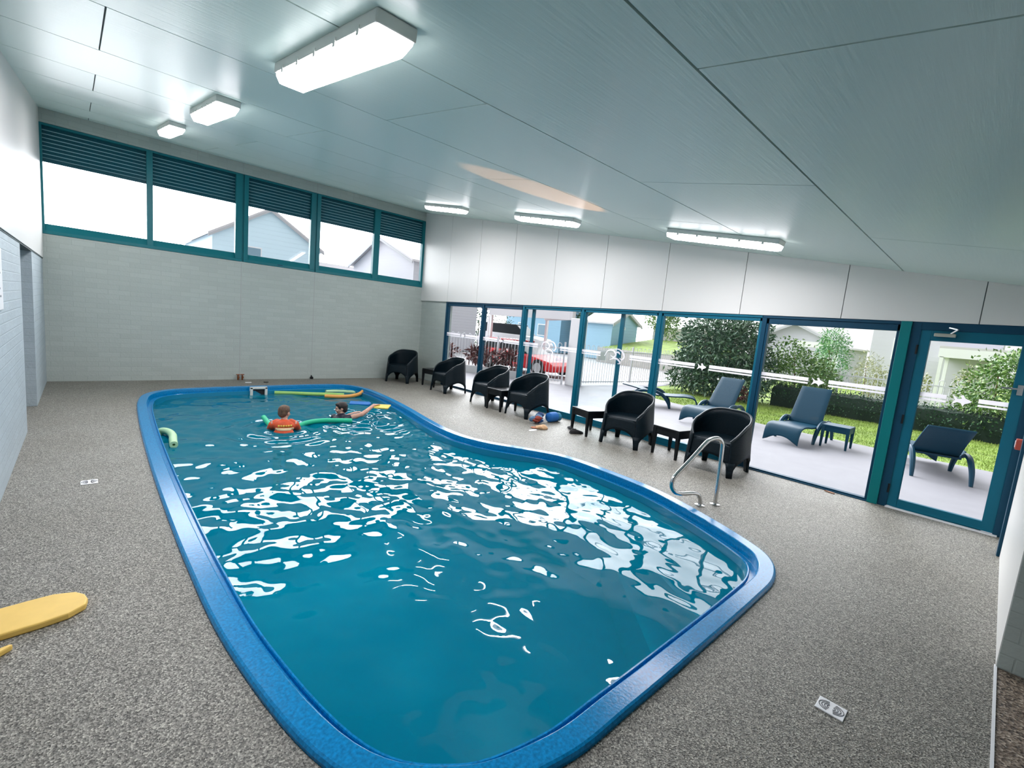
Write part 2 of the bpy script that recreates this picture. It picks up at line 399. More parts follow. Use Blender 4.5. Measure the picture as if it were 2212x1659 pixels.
# right wall: bulkhead of tall panels above the glazing, brick return at the far end
JY = [.26+1.18*k for k in range(9)]
ed = [YF-.3]+JY+[YB]
mb = MB()
for a, b in zip(ed[:-1], ed[1:]):
    a += .004; b += -.004 if b < YB else .03
    mb.prism([(a, ZB), (b, ZB), (b, zceil(b)+.05), (a, zceil(a)+.05)], 'x', XR, XR+.03)
struct(mb.build('wall_right', M_PANEL))
struct(MB().prism([(YF-.3, ZB+.005), (YB, ZB+.005), (YB, ZC+.3), (YF-.3, zceil(YF)+.3)], 'x', XR+.012, XR+.2).build('wall_right.001', M_JOINT))
struct(MB().box((XR+.035, 9.735, -.1), (XR+.2, YB, ZB)).build('wall_right.002', M_BRICK))
# near wall beside the entry where the camera stands
mb = MB().box((3.735, YF-.28, -.1), (XR+.2, YF, 2.75))
struct(mb.build('wall_near', M_PANEL))
struct(MB().box((3.73, YF-.285, 0), (3.76, YF-.004, 2.3)).build('wall_near.001', M_BRICK))
mb = MB().box((XL-.2, -2.8, -.1), (4.2, -2.6, 2.7)).box((3.76, -2.6, -.1), (4.2, YF-.28, 2.7))
struct(mb.build('wall_entry', M_PANEL))
struct(MB().box((XL-.2, -2.7, 2.3), (4.0, YF-.1, 2.42)).build('ceiling.001', M_PANEL))
# ceiling: long sheets with open joints under the sloping roof
rows = [-.35, .935, 2.17, 3.37, 4.57, 5.72, 6.88, 8.06, 9.25, 10.45, YB]
mb = MB(); g = .006
for k, (a, b) in enumerate(zip(rows[:-1], rows[1:])):
    cuts = [1.66, 4.77] if k % 2 == 0 else [.11, 3.21, 6.31]
    xs = [XL]+cuts+[XR]
    for x0, x1 in zip(xs[:-1], xs[1:]):
        A, B = a+g, b-g
        mb.prism([(A, zceil(A)), (B, zceil(B)), (B, zceil(B)+.012), (A, zceil(A)+.012)], 'x', x0+g*.7, x1-g*.7)
struct(mb.build('ceiling', M_CEIL))
struct(MB().prism([(-.5, zceil(-.5)+.011), (YB+.2, zceil(YB+.2)+.011), (YB+.2, zceil(YB+.2)+.35), (-.5, zceil(-.5)+.35)], 'x', XL-.3, XR+.3).build('ceiling.002', M_JOINT))

# ------------------------------------------------------------------ high windows in the back wall
def back_window(n, x0, x1, bars):
    """one frame with a deep bottom rail; bars = glass spans"""
    y0, y1 = YB-.012, YB+.10
    mb = MB().box((x0, y0, ZS), (x1, y1, ZS+.05)).prism([(y0+.015, ZS+.05), (y1, ZS+.05), (y1, ZS+.165), (y0+.075, ZS+.165)], 'x', x0, x1).box((x0, y0+.01, ZT-.035), (x1, y1, ZT))
    e = x0
    for a, b in bars+[(x1, x1)]:
        mb.box((e, y0+.008, ZS+.05), (a, y1, ZT-.03)); e = b
    w = mb.build('window_%d' % n, M_TEALF, bevel=.004); struct(w)
    for a, b in bars:
        MB().box((a-.01, YB+.05, ZS+.15), (b+.01, YB+.056, ZT-.02)).build('pane', M_GLASS, w)
        bl = MB(); z = ZT-.035; k = 0
        while z > 3.63:
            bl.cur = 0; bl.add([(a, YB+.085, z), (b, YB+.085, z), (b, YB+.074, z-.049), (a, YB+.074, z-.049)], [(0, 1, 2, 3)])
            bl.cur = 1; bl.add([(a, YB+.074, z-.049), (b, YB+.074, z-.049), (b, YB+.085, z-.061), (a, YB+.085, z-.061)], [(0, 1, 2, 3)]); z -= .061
        bl.cur = 0; bl.box((a, YB+.066, 3.585), (b, YB+.09, 3.635))
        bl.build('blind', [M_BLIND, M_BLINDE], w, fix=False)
        k_ = MB().box(((a+b)/2-.05, YB-.02, ZS+.03), ((a+b)/2+.05, YB-.004, ZS+.045)) if n == 2 else None
        if k_: k_.build('latch', M_FRAMED, w)
    return w
mb = MB()
for x in (2.405, 3.85): mb.box((x-.02, YB+.02, ZS+.004), (x+.02, YB+.09, ZT-.002))
struct(mb.build('trim_7', M_TEALF))
back_window(1, XL+.002, 2.39, [(-.445, .865), (.955, 2.27)])
back_window(2, 2.42, 3.835, [(2.50, 3.735)])
back_window(3, 3.865, XR+.02, [(3.945, 5.235), (5.385, 6.60)])

# ------------------------------------------------------------------ glazing along the right wall
GX = XR+.02
FISH = [(-.5, .42), (-.36, .02), (-.5, -.42), (-.22, -.16), (-.02, -.24), (.08, -.5), (.16, -.26), (.34, -.16), (.5, 0), (.34, .13), (.16, .22), (.02, .5), (-.14, .40), (-.02, .2), (-.2, .1)]
CURLS = [[(-.5, -.1), (-.36, .28), (-.12, .36), (.06, .1), (-.06, -.1), (-.2, .02)], [(-.1, .42), (.16, .46), (.36, .3), (.46, .0), (.36, -.2), (.24, -.1)], [(-.22, -.3), (.0, -.16), (.2, -.24), (.3, -.44), (.18, -.5)], [(.02, .2), (.16, .26), (.26, .12)]]
def decal(parent, yc, zc, w, h, poly, ya, yb, gap):
    x = GX+.028
    mb = MB()
    for a, b in ((yc+gap/2, yb), (ya, yc-gap/2)):
        mb.box((x-.0025, a, zc), (x, b, zc+.045)).box((x-.0025, a, zc-.035), (x, b, zc-.014))
    mb.build('stripe_decal', M_WHITE, parent)
    if poly:
        MB().prism([(yc-u*w, zc+.005+v*h) for u, v in poly], 'x', x-.003, x).build('fish_decal', M_WHITE, parent)
    else:   # a pair of leaping fish drawn as open curls
        for st in CURLS:
            P = smooth_path([(x-.002, yc-u*w, zc+v*h) for u, v in st], 5); mb = MB(); n = len(P)
            up = [Vector((0, 0, 1))*0 for _ in P]
            L, R_ = [], []
            for i, p in enumerate(P):
                t = (P[min(i+1, n-1)]-P[max(i-1, 0)]).normalized(); s_ = Vector((0, -t.z, t.y))*(.013*math.sin(PI*(i+.6)/(n+.2))+.002); L.append(p+s_); R_.append(p-s_)
            mb.grid([L, R_]).build('curl_decal', M_WHITE, parent, solid=.002)
def bay(n, ya, yb, rail, top, m, motif='fish', mid=None, wl=.06):
    """glazed bay between the mullion centres ya < yb"""
    a, b = ya+.028, yb-.028
    mb = MB()
    mb.box((GX, b, 0), (GX+.10, b+.056, ZB-.03)).box((GX+.012, a, 0), (GX+.085, a+.03, ZB-.04)).box((GX+.012, b-.03, 0), (GX+.085, b, ZB-.04))
    mb.box((GX-.005, a, ZB-.035), (GX+.10, b+.05, ZB)).box((GX+.012, a, top), (GX+.085, b, ZB-.03)).box((GX+.008, a, 0), (GX+.085, b, rail)).box((GX-.02, a, -.01), (GX+.14, b, .012))
    d = struct(mb.build('door_%d' % n, m, bevel=.003))
    p = MB().box((GX+.03, a+.02, rail-.01), (GX+.036, b-.02, top+.01)).build('pane', M_GLASS, d)
    if mid:
        MB().box((GX+.092, mid-.035, .02), (GX+.13, mid+.035, ZB-.04)).box((GX+.092, mid, .02), (GX+.13, b, .09)).box((GX+.092, mid, top+.02), (GX+.13, b, ZB-.04)).build('sliding_leaf', M_FRAME, d)
        MB().box((GX+.108, mid+.03, .08), (GX+.113, b, top+.03)).build('pane', M_GLASS, d)
    yc = (a+b)/2
    if motif == 'fish': decal(d, yc, 1.30, .14, .11, FISH, a+.03, b-.03, .22)
    if motif == 'leap': decal(d, yc, 1.30, .42, .26, None, a+.03, b-.03, .60)
    return d
bay(1, 8.28, 9.735, .05, 2.00, M_FRAMED, 'fish')
bay(2, 6.945, 8.28, .05, 2.00, M_FRAMED, 'fish')
bay(3, 5.385, 6.945, .11, 2.02, M_FRAME, 'leap', 6.74)
bay(4, 3.83, 5.385, .11, 2.02, M_FRAME, 'leap', 4.58)
bay(5, 2.29, 3.83, .11, 2.02, M_FRAME, 'fish')
bay(6, .842, 2.29, .03, 1.99, M_FRAMED, 'fish')
struct(MB().box((GX-.03, .775, 0), (GX+.12, .87, ZB)).build('trim_4', M_TEAL, bevel=.004))
# hinged glass door at the near end
mb = MB().box((GX-.005, .692, 0), (GX+.10, .775, ZB)).box((GX-.005, YF-.02, 0), (GX+.10, -.157, ZB)).box((GX-.005, -.165, 2.015), (GX+.10, .70, ZB))
d7 = struct(mb.build('door_7', M_FRAMED, bevel=.003))
lf = MB().box((GX+.005, .605, .02), (GX+.055, .695, 2.02)).box((GX+.005, -.16, .02), (GX+.055, -.07, 2.02)).box((GX+.005, -.07, 1.905), (GX+.055, .605, 2.02)).box((GX+.005, -.07, .02), (GX+.055, .605, .115))
leaf = lf.build('door_leaf', M_FRAME, d7, bevel=.003)
pn = MB().box((GX+.03, -.08, .10), (GX+.036, .615, 1.915)).build('pane', M_GLASS, leaf)
decal(leaf, .265, 1.30, .15, .12, FISH, -.065, .60, .24)
cl = MB().box((GX-.05, .41, 1.95), (GX+.005, .58, 1.985)).build('door_closer', mat('closer_grey', (.42, .42, .36), .4, .3), d7, bevel=.006)
MB().bar((GX-.03, .45, 1.985), (GX-.05, .40, 2.03), .02, .012).bar((GX-.05, .40, 2.03), (GX-.005, .47, 2.05), .02, .012).build('closer_arm', M_GALV, cl)
for z in (.22, 1.02, 1.80):
    MB().tube([(GX-.006, .699, z-.05), (GX-.006, .699, z+.05)], .011, 10).build('hinge', M_DARKP, leaf, smooth=True)
MB().box((GX-.004, -.14, 1.43), (GX+.006, -.10, 1.53)).bar((GX-.03, -.12, 1.49), (GX-.03, .01, 1.49), .016, .016).bar((GX-.03, -.12, 1.49), (GX, -.12, 1.49), .016, .016).build('door_handle', M_STEEL, leaf)
struct(MB().box((GX-.03, -.19, 0), (GX+.02, .70, .014)).build('trim_5', M_WHITEP))
# blue post and alarm point on the near wall
struct(MB().box((5.98, YF-.05, 0), (6.12, YF+.022, 2.1)).build('trim_6', M_FRAMED))
ap = empty('alarm_call_point', (6.45, YF, .98)); tag(ap, 'small red-brown call point on the near wall at the right edge', 'call point')
MB().box((-.05, 0, -.05), (.05, .05, .05)).build('housing', mat('call_red', (.35, .05, .03), .4), ap, bevel=.006)
MB().box((-.03, .05, -.03), (.03, .054, .03)).build('press_plate', M_WHITEP, ap)
nb = empty('notice_board', (XL, 5.2, 1.65)); tag(nb, 'white notice sheet on the pale brick left wall, cut by the photo edge', 'notice')
MB().box((0, -.32, -.24), (.012, .32, .24)).build('sheet', M_WHITEP, nb, bevel=.004)
mb = MB()
for k in range(6): mb.box((.012, -.24, .16-k*.06), (.0135, .12+.04*(k % 3), .175-k*.06))
mb.build('text_lines', mat('grey_ink', (.3, .3, .32), .6), nb)

# ------------------------------------------------------------------ ceiling lights
def batten(x, y, label):
    th = math.atan(SL)
    e = empty('batten_light', (x, y, zceil(y))); e.rotation_euler = (th, 0, 0)
    tag(e, label, 'ceiling light', 'fluorescent battens on the ceiling')
    MB().box((-.088, -.66, -.052), (.088, .66, 0)).build('lamp_body', M_LAMPB, e, bevel=.006)
    L = .655
    prof = [(-.084, -.052), (-.082, -.068), (-.060, -.108), (.060, -.108), (.082, -.068), (.084, -.052)]
    mb = MB(); P = []
    for yy, s_ in ((-L, .8), (-L+.05, 1), (L-.05, 1), (L, .8)):
        P.append([(u*(.93 if s_ < 1 else 1), yy, -.052+(v+.052)*s_) for u, v in prof])
    for k in range(5):
        mb.cur = 0 if k == 2 else 1; mb.grid([r_[k:k+2] for r_ in P])
    mb.cur = 1; mb.add(P[0], [tuple(range(6))]); mb.add(P[-1], [tuple(range(6))])
    mb.build('diffuser', [M_LAMP, M_LAMPS], e)
    for sx in (-1, 1):
        for k in range(5): MB().box((sx*.087-.004, -.5+k*.25-.012, -.07), (sx*.087+.004, -.5+k*.25+.012, -.035)).build('clip', M_LAMPB, e)
for x, y, l in ((.915, 2.45, 'large bright batten light nearest the camera, upper left'), (.905, 5.3, 'second batten light of the left row, halfway along the ceiling'),
                (.90, 8.1, 'farthest small batten light of the left row near the high windows'), (5.36, 2.43, 'long batten light of the right row nearest the glass door'),
                (5.30, 5.2, 'middle batten light of the right row above the armchairs'), (5.20, 7.85, 'farthest batten light of the right row near the back corner')):
    batten(x, y, l)

# ------------------------------------------------------------------ the pool
WZ = -.115
prof = [(-.005, -.03), (-.004, .014), (.004, .026), (.014, .031), (.106, .031), (.112, .027), (.115, .018), (.118, -.05), (.122, -.055), (.164, -.056), (.167, -.042), (.171, -.037), (.179, -.037),
        (.184, -.046), (.195, -.2), (.23, -1.0), (.36, -1.22)]
pool = empty('swimming_pool', (2.4, 5.4, 0)); tag(pool, 'blue fibreglass swimming pool with a waisted outline set in the pebble floor', 'swimming pool')
def loft(sec, name, m):
    mb = MB(); rows_ = []
    for d, z in sec:
        rows_.append([(p.x-2.4, p.y-5.4, z) for p in offset(d)])
    n = NR; vs = [p for r_ in rows_ for p in r_]
    mb.add(vs, [(i*n+j, i*n+(j+1) % n, (i+1)*n+(j+1) % n, (i+1)*n+j) for i in range(len(rows_)-1) for j in range(n)])
    return mb, rows_
mb, _ = loft(prof[:14], 'coping', M_SHELL)
mb.build('coping', M_SHELL, pool, smooth=True, angle=24)
mb, rows_ = loft(prof[13:], 'basin', M_SHELLIN)
mb.add(rows_[-1], [tuple(range(NR))])
# moulded steps in the near right corner
mb.build('basin', M_SHELLIN, pool, smooth=True, angle=50)
inner = offset(.19)
def inside(x, y, poly):
    c = False; j = len(poly)-1
    for i in range(len(poly)):
        a, b = poly[i], poly[j]
        if (a.y > y) != (b.y > y) and x < (b.x-a.x)*(y-a.y)/(b.y-a.y)+a.x: c = not c
        j = i
    return c
def clip(poly, A, B):
    n_ = Vector((B.y-A.y, -(B.x-A.x))); o = []
    for i in range(len(poly)):
        p, q = poly[i], poly[(i+1) % len(poly)]; a, b = (p-A).dot(n_), (q-A).dot(n_)
        if a >= 0: o.append(p)
        if a*b < 0: o.append(p+(q-p)*(a/(a-b)))
    return o
st = MB()
for A, B, z in (((2.75, 1.1), (3.75, 2.9), -.72), ((3.2, 1.0), (4.1, 2.6), -.42)):
    poly = clip(offset(.2), Vector(A), Vector(B)); poly = [p for p in poly if p.y < 3.0]
    st.prism([(p.x-2.4, p.y-5.4) for p in poly], 'z', -1.2, z)
st.build('step', M_SHELLIN, pool)

# water: a rippled surface
def water():
    x0, x1, y0, y1, d = .35, 4.75, .8, 10.0, .022
    nx, ny = int((x1-x0)/d)+1, int((y1-y0)/d)+1
    X, Y = np.meshgrid(x0+np.arange(nx)*d, y0+np.arange(ny)*d)
    rs = np.random.RandomState(5); H = np.zeros_like(X)
    # a few long swells under three sizes of lumpy ripples
    for y_ in range(ny):
        for x_ in range(nx):
            px, py = X[y_, x_], Y[y_, x_]
            H[y_, x_] = .0105*noise.noise((px*2.2, py*2.0, 1.3))+.0070*noise.noise((px*4.6, py*3.9, 7.7))+.0026*noise.noise((px*9.5, py*8.2, 4.1))
    env = .42+.58*np.clip((Y-1.2)/2.6, 0, 1)
    H *= env*WAVE
    for (cx, cy, A) in ((2.1, 6.9, .012), (3.3, 7.2, .014), (3.6, 7.0, .012)):
        r = np.hypot(X-cx, Y-cy); H += A*np.sin(r*2*PI/.21)*np.exp(-((r-.35)/.6)**2)
    edge = offset(.176)
    ex = np.array([p.x for p in edge]); ey = np.array([p.y for p in edge])
    ins = np.zeros(X.shape, bool); j = NR-1
    for i in range(NR):
        c = ((ey[i] > Y) != (ey[j] > Y)) & (X < (ex[j]-ex[i])*(Y-ey[i])/((ey[j]-ey[i]) or 1e-9)+ex[i]); ins ^= c; j = i
    # grow by one cell so the sheet reaches into the pool wall
    g = ins.copy(); g[1:] |= ins[:-1]; g[:-1] |= ins[1:]; g[:, 1:] |= ins[:, :-1]; g[:, :-1] |= ins[:, 1:]
    idx = -np.ones(X.shape, int); idx[g] = np.arange(g.sum())
    V = np.stack([X[g], Y[g], WZ+H[g]], 1)
    q = g[:-1, :-1] & g[1:, :-1] & g[:-1, 1:] & g[1:, 1:]
    F = np.stack([idx[:-1, :-1][q], idx[:-1, 1:][q], idx[1:, 1:][q], idx[1:, :-1][q]], 1)
    me = bpy.data.meshes.new('pool_water'); me.from_pydata(V.tolist(), [], F.tolist())
    for p in me.polygons: p.use_smooth = True
    m = bpy.data.materials.new('water'); m.use_nodes = True; t = m.node_tree; t.nodes.clear()
    o = t.nodes.new('ShaderNodeOutputMaterial'); mx = t.nodes.new('ShaderNodeMixShader')
    tr0 = t.nodes.new('ShaderNodeBsdfTransparent'); tr0.inputs[0].default_value = (.10, .75, .85, 1)
    df = t.nodes.new('ShaderNodeBsdfDiffuse'); df.inputs[0].default_value = (0, .25, .36, 1)      # light scattered by the cloudy water
    tr = t.nodes.new('ShaderNodeMixShader'); tr.inputs[0].default_value = .5; t.links.new(tr0.outputs[0], tr.inputs[1]); t.links.new(df.outputs[0], tr.inputs[2])
    gl = t.nodes.new('ShaderNodeBsdfGlossy'); gl.inputs['Roughness'].default_value = .015
    fr = fresnel(t, 1.32)
    t.links.new(fr.outputs[0], mx.inputs[0]); t.links.new(tr.outputs[0], mx.inputs[1]); t.links.new(gl.outputs[0], mx.inputs[2]); t.links.new(mx.outputs[0], o.inputs['Surface'])
    me.materials.append(m)
    w = bpy.data.objects.new('pool_water', me); COL.objects.link(w)
    return tag(w, 'rippling teal water filling the swimming pool', 'water', kind='stuff')
WAVE = 2.15
water()

# skimmer mouth at the far edge
sk = empty('pool_skimmer', (2.45, 9.735, -.04)); tag(sk, 'white framed skimmer box with a dark mouth at the far pool edge', 'skimmer')
MB().box((-.15, -.05, -.09), (-.105, .02, .07)).box((.105, -.05, -.09), (.15, .02, .07)).box((-.15, -.05, .035), (.15, .02, .075)).box((-.15, -.05, -.13), (.15, .02, -.09)).build('frame', mat('skimmer_white', (.72, .72, .66), .45), sk, bevel=.006)
MB().box((-.105, .0, -.09), (.105, .015, .035)).build('mouth', mat('skimmer_dark', (.012, .012, .014), .6), sk)

# ------------------------------------------------------------------ armchairs
def spow(v, p): return math.copysign(abs(v)**p, v)
def plan(th, hx, hy): return hx*spow(math.cos(th), .72), hy*spow(math.sin(th), .72)
TA = math.radians(141)
def rim(th):
    a = math.degrees(abs(th)); t = max(0, (a-10)/131)
    return .785-.335*t**1.9
LEGS = [math.radians(a) for a in (-137, -43, 43, 137)]
def lower(th):
    d = min(abs(th-l) for l in LEGS); w = math.radians(40)
    return .11+.145*min(1, max(0, (d-math.radians(10))/w))**.55
def shell_pt(th, z, inset=0):
    k = z/.765
    hx, hy = .358-.055*k-inset, .380-.062*k-inset
    x, y = plan(th, hx, hy); return Vector((x, y, z))
def make_armchair():
    e = empty('armchair')
    n = 64; rows_ = []
    for j in range(9):
        r_ = []
        for i in range(n+1):
            th = -TA+2*TA*i/n; z0, z1 = lower(th), rim(th); r_.append(shell_pt(th, z0+(z1-z0)*j/8))
        rows_.append(r_)
    mb = MB().grid(rows_)
    o = mb.build('backrest', M_DARK, e, smooth=True, solid=.024)
    rp = [shell_pt(-TA+2*TA*i/n, rim(-TA+2*TA*i/n)) for i in range(n+1)]
    MB().tube(rp, .016, 10).build('rim', mat('resin_rim', (.006, .014, .019), .34, spec=.45), e, smooth=True)
    a, b = shell_pt(-TA, .42), shell_pt(TA, .42)
    rows_ = []
    for j in range(6):
        r_ = []
        for i in range(25):
            t = -1+2*i/24; zb = .10+.15*(1-abs(t)**3)
            z = zb+(.425-zb)*j/5; y = (.345-.05*z/.765)*t*.80
            x = -.245-.03*(1-z/.45)-.03*(1-t*t)
            r_.append((x, y, z))
        rows_.append(r_)
    MB().grid(rows_).build('front_apron', M_DARK, e, smooth=True, solid=.022)
    pl = [shell_pt(-TA+2*TA*i/40, .41, .01) for i in range(41)]
    MB().prism([(p.x, p.y) for p in pl]+[(-.275, .16), (-.285, 0), (-.275, -.16)], 'z', .395, .43).build('seat', M_DARK, e, bevel=.008)
    for l in LEGS:
        rows_ = []
        for j in range(4):
            z = .19*j/3; w = math.radians(6.5+5*(j/3)**2); rows_.append([shell_pt(l+w*(i/4-.5)*2, z) for i in range(5)])
        MB().grid(rows_).build('leg', M_DARK, e, smooth=True, solid=.034)
    return e
ac = make_armchair()
AG = 'black resin armchairs along the glazing'
chairs = [(5.88, 10.32, 34, 'black tub armchair in the far corner by the brick return, angled to the pool'),
          (6.19, 8.72, 0, 'black tub armchair before the second glazed bay, next along from the corner chair'),
          (6.17, 7.18, -4, 'black tub armchair left of the low table squeezed between two chairs'),
          (6.11, 6.01, -1, 'black tub armchair with the blue swim bundle at its foot'),
          (6.16, 3.84, 8, 'black tub armchair between the two separate black side tables'),
          (6.19, 2.44, 0, 'black tub armchair nearest the camera, behind the steel handrail')]
for k, (x, y, r, l) in enumerate(chairs):
    o = ac if k == 0 else copy_tree(ac)
    o.location = (x, y, 0); o.rotation_euler = (0, 0, math.radians(r)); tag(o, l, 'armchair', AG)
# ------------------------------------------------------------------ side tables
def make_table(m, name='side_table'):
    e = empty(name)
    MB().box((-.22, -.22, .385), (.22, .22, .42)).build('table_top', m, e, bevel=.008)
    mb = MB()
    for s in (-1, 1):
        mb.box((-.19, s*.2-.012, .30), (.19, s*.2+.012, .39)).box((s*.2-.012, -.19, .30), (s*.2+.012, .19, .39))
    mb.build('apron', m, e)
    for sx in (-1, 1):
        for sy in (-1, 1):
            MB().frustum((sx*.198, sy*.198, 0), (.016, .016), (sx*.193, sy*.193, .39), (.028, .028)).build('leg', m, e, bevel=.004)
    return e
tb = make_table(M_DARKP)
for k, (x, y, r, l) in enumerate([(6.34, 9.55, 10, 'black low side table half hidden between the two farthest armchairs'), (5.98, 6.6, 0, 'black low side table squeezed between two armchairs in the middle'),
                                  (6.10, 4.53, -14, 'black side table with shoes lying in front of its leg'), (6.24, 3.10, -8, 'black side table between the two nearest armchairs')]):
    o = tb if k == 0 else copy_tree(tb)
    o.location = (x, y, 0); o.rotation_euler = (0, 0, math.radians(r)); tag(o, l, 'side table', 'black resin side tables')
# ------------------------------------------------------------------ pool handrail
hr = empty('pool_handrail', (4.70, 1.88, 0)); tag(hr, 'bent stainless steel handrail on two floor flanges beside the pool', 'handrail')
path = [(4.79, 1.84, 0), (4.785, 1.842, .3), (4.778, 1.846, .58), (4.765, 1.85, .66), (4.72, 1.87, .705), (4.65, 1.90, .705), (4.57, 1.93, .665), (4.43, 1.99, .50), (4.29, 2.055, .34), (4.255, 2.07, .28), (4.255, 2.07, .215), (4.30, 2.05, .155), (4.38, 2.015, .135),
        (4.50, 1.965, .135), (4.57, 1.935, .115), (4.605, 1.92, .06), (4.61, 1.918, 0)]
MB().tube([p-Vector((4.70, 1.88, 0)) for p in smooth_path(path, 4)], .021, 14).build('rail_tube', M_STEEL, hr, smooth=True)
for x, y in ((4.79, 1.84), (4.61, 1.918)):
    MB().tube([(x-4.7, y-1.88, 0), (x-4.7, y-1.88, .008), (x-4.7, y-1.88, .016)], [.05, .05, .03], 24).build('flange', M_STEEL, hr, smooth=True)
# ------------------------------------------------------------------ things on the floor
def drain(x, y, w, h, rz, label):
    e = empty('floor_drain', (x, y, 0), rz); tag(e, label, 'drain')
    MB().box((-w, -h, 0), (w, h, .006)).build('plate', M_WHITEP, e, bevel=.002)
    mb = MB()
    for s in (-1, 1):
        for k in range(1, 5):
            r = .011*k; pts = []
            for i in range(9):
                a = (PI/2 if s < 0 else -PI/2)+PI*(i+.5)/9+(0 if s < 0 else 0); pts.append((s*w*.10+r*math.cos(a)*1.0, r*math.sin(a)*.8, .0065))
            mb.tube(pts, .0018, 4)
    mb.build('slots', mat('slot_dark', (.08, .08, .09), .8), e)
drain(2.55, .313, .056, .050, PI/2, 'white floor grate with curved slots on the pebble floor, lower right')
drain(.005, 5.14, .055, .055, 0, 'white floor drain on the pebble floor between left wall and pool')
def kickboard(name, outline, th, m, loc, rot, label, smooth_=True, group=None):
    e = empty(name, loc); e.rotation_euler = rot; tag(e, label, 'kickboard', group)
    MB().prism(outline, 'z', 0, th).build('board', m, e, bevel=.008)
    return e
Y1 = mat('yellow_foam', (.82, .54, .13), .5, var=.04, vscale=12)
Y2 = mat('pale_yellow_foam', (.80, .62, .12), .6, var=.1, vscale=30)
ol = [(-.42, -.125), (0, -.13), (.10, -.12), (.17, -.075), (.185, -.02), (.18, .03), (.15, .085), (.07, .125), (-.02, .13), (-.42, .128)]
kb = kickboard('kickboard', ol, .035, Y1, (-.20, 3.075, .001), (0, 0, .12), 'yellow foam kickboard with a rounded end lying on the floor at the left edge')
ol2 = [(-.3, -.07), (-.05, -.035), (.045, .012), (.055, .022), (.04, .03), (-.05, .02), (-.3, .06)]
kickboard('kickboard', ol2, .03, Y1, (-.31, 2.80, .001), (0, 0, .25), 'tip of a second yellow board, below the kickboard at the left edge')
# towels, clothes, shoes by the fourth chair
BL1 = mat('towel_blue', (.01, .13, .42), .75, bump=.3, bscale=90); BL2 = mat('towel_teal', (.02, .16, .26), .75, var=.4, vscale=40)
CLO = mat('patterned_cloth', (.02, .04, .12), .75, island=[(.02, .05, .16), (.10, .02, .05), (.02, .10, .22), (.22, .05, .03), (.3, .33, .4)])
tw = empty('rolled_towel', (6.17, 5.40, 0), .05); tag(tw, 'blue rolled towel lying in front of the glass by an armchair', 'towel')
dv = Vector((.46, -.12, 0)).normalized()
MB().tube([(-.13, 0, .09), (-.11, 0, .09), (0, 0, .092), (.07, 0, .09), (.085, 0, .09)], [.06, .085, .09, .088, .07], 18).build('roll', BL1, tw, smooth=True)
MB().tube([(.08, 0, .082), (.11, 0, .082), (.17, 0, .08), (.20, 0, .078)], [.055, .077, .077, .05], 18).build('roll_end', BL2, tw, smooth=True)
bd = empty('swim_clothes_bundle', (5.83, 5.42, 0), .1); tag(bd, 'crumpled dark blue and red swim clothes between the chair leg and the blue towel', 'clothes')
for k in range(7):
    mb = MB(); c = (rnd.uniform(-.12, .12), rnd.uniform(-.07, .07), .05+.02*k*.6)
    mb.ell(c, (rnd.uniform(.06, .11), rnd.uniform(.05, .08), rnd.uniform(.035, .05)), 14, 9, Matrix.Rotation(rnd.uniform(0, 3), 3, 'Z'))
    vs = []
    for v in mb.v:
        n_ = noise.noise(Vector(v)*22+Vector((k*7, 0, 0)))*.022; p = Vector(v); d = (p-Vector(c)).normalized(); p += d*n_; p.z = max(.002, p.z); vs.append(tuple(p))
    mb.v = vs; mb.build('garment', [mat('cloth_navy', (.012, .05, .16), .8, var=.5, vscale=30), mat('cloth_red', (.25, .035, .02), .8), mat('cloth_steel', (.10, .20, .33), .8, var=.5, vscale=40)][k % 3], bd, smooth=True)
def shoe(x, y, rz, m, sole, label, name='shoe', L=.24):
    e = empty(name, (x, y, 0), rz); tag(e, label, 'shoe')
    MB().prism([(-L/2, -.03), (-L*.3, -.04), (0, -.036), (L*.3, -.045), (L*.45, -.032), (L/2, 0), (L*.45, .03), (L*.3, .04), (0, .034), (-L*.3, .036), (-L/2, .028)], 'z', 0, .022).build('sole', sole, e, bevel=.006)
    mb = MB(); P = []
    for t, w, h in ((-.48, .024, .05), (-.4, .036, .075), (-.2, .038, .08), (0, .038, .07), (.2, .042, .055), (.38, .038, .042), (.47, .02, .03)):
        P.append([(t*L, w*math.cos(PI*i/8), .02+(h-.02)*math.sin(PI*i/8)**.8) for i in range(9)])
    mb.grid(P).add(P[0], [tuple(range(9))]).add(P[-1], [tuple(range(9))])
    mb.build('upper', m, e, smooth=True)
    mb = MB()
    mb.ell((-.22*L, 0, .078), (.045, .02, .006)); mb.build('opening', mat('shoe_inside', (.02, .02, .02), .8), e, smooth=True)
    return e
BKS = mat('shoe_black', (.008, .008, .01), .6); WHS = mat('shoe_white', (.6, .58, .6), .5)
shoe(5.88, 4.60, -.45, BKS, BKS, 'black shoe lying in front of the side table, nearer one of two')
shoe(6.0, 4.83, .9, BKS, WHS, 'black and white shoe behind the other, by the side table leg')
cp = empty('sun_hat', (5.55, 5.08, 0), -.6); tag(cp, 'tan fabric hat crumpled on the floor before the blue towel', 'hat')
mb = MB(); mb.ell((0, 0, .02), (.11, .085, .045), 20, 10); mb.v = [(x, y, max(.002, z+.012*math.sin(x*38)*math.sin(y*30+1))) for x, y, z in mb.v]
mb.build('crown', mat('cap_tan', (.55, .33, .18), .8, var=.25, vscale=30), cp, smooth=True)
mb = MB().ell((-.10, .02, .012), (.08, .075, .008), 16, 6); mb.build('brim', mat('cap_rust', (.38, .14, .07), .8), cp, smooth=True)
pp = MB().prism([(-.09, -.02), (-.02, -.045), (.07, -.03), (.1, .01), (.05, .04), (-.06, .03)], 'z', .001, .004).build('paper_scrap', M_WHITEP); pp.location = (5.32, 5.06, 0)
tag(pp, 'white scrap lying on the floor left of the tan cap', 'paper')
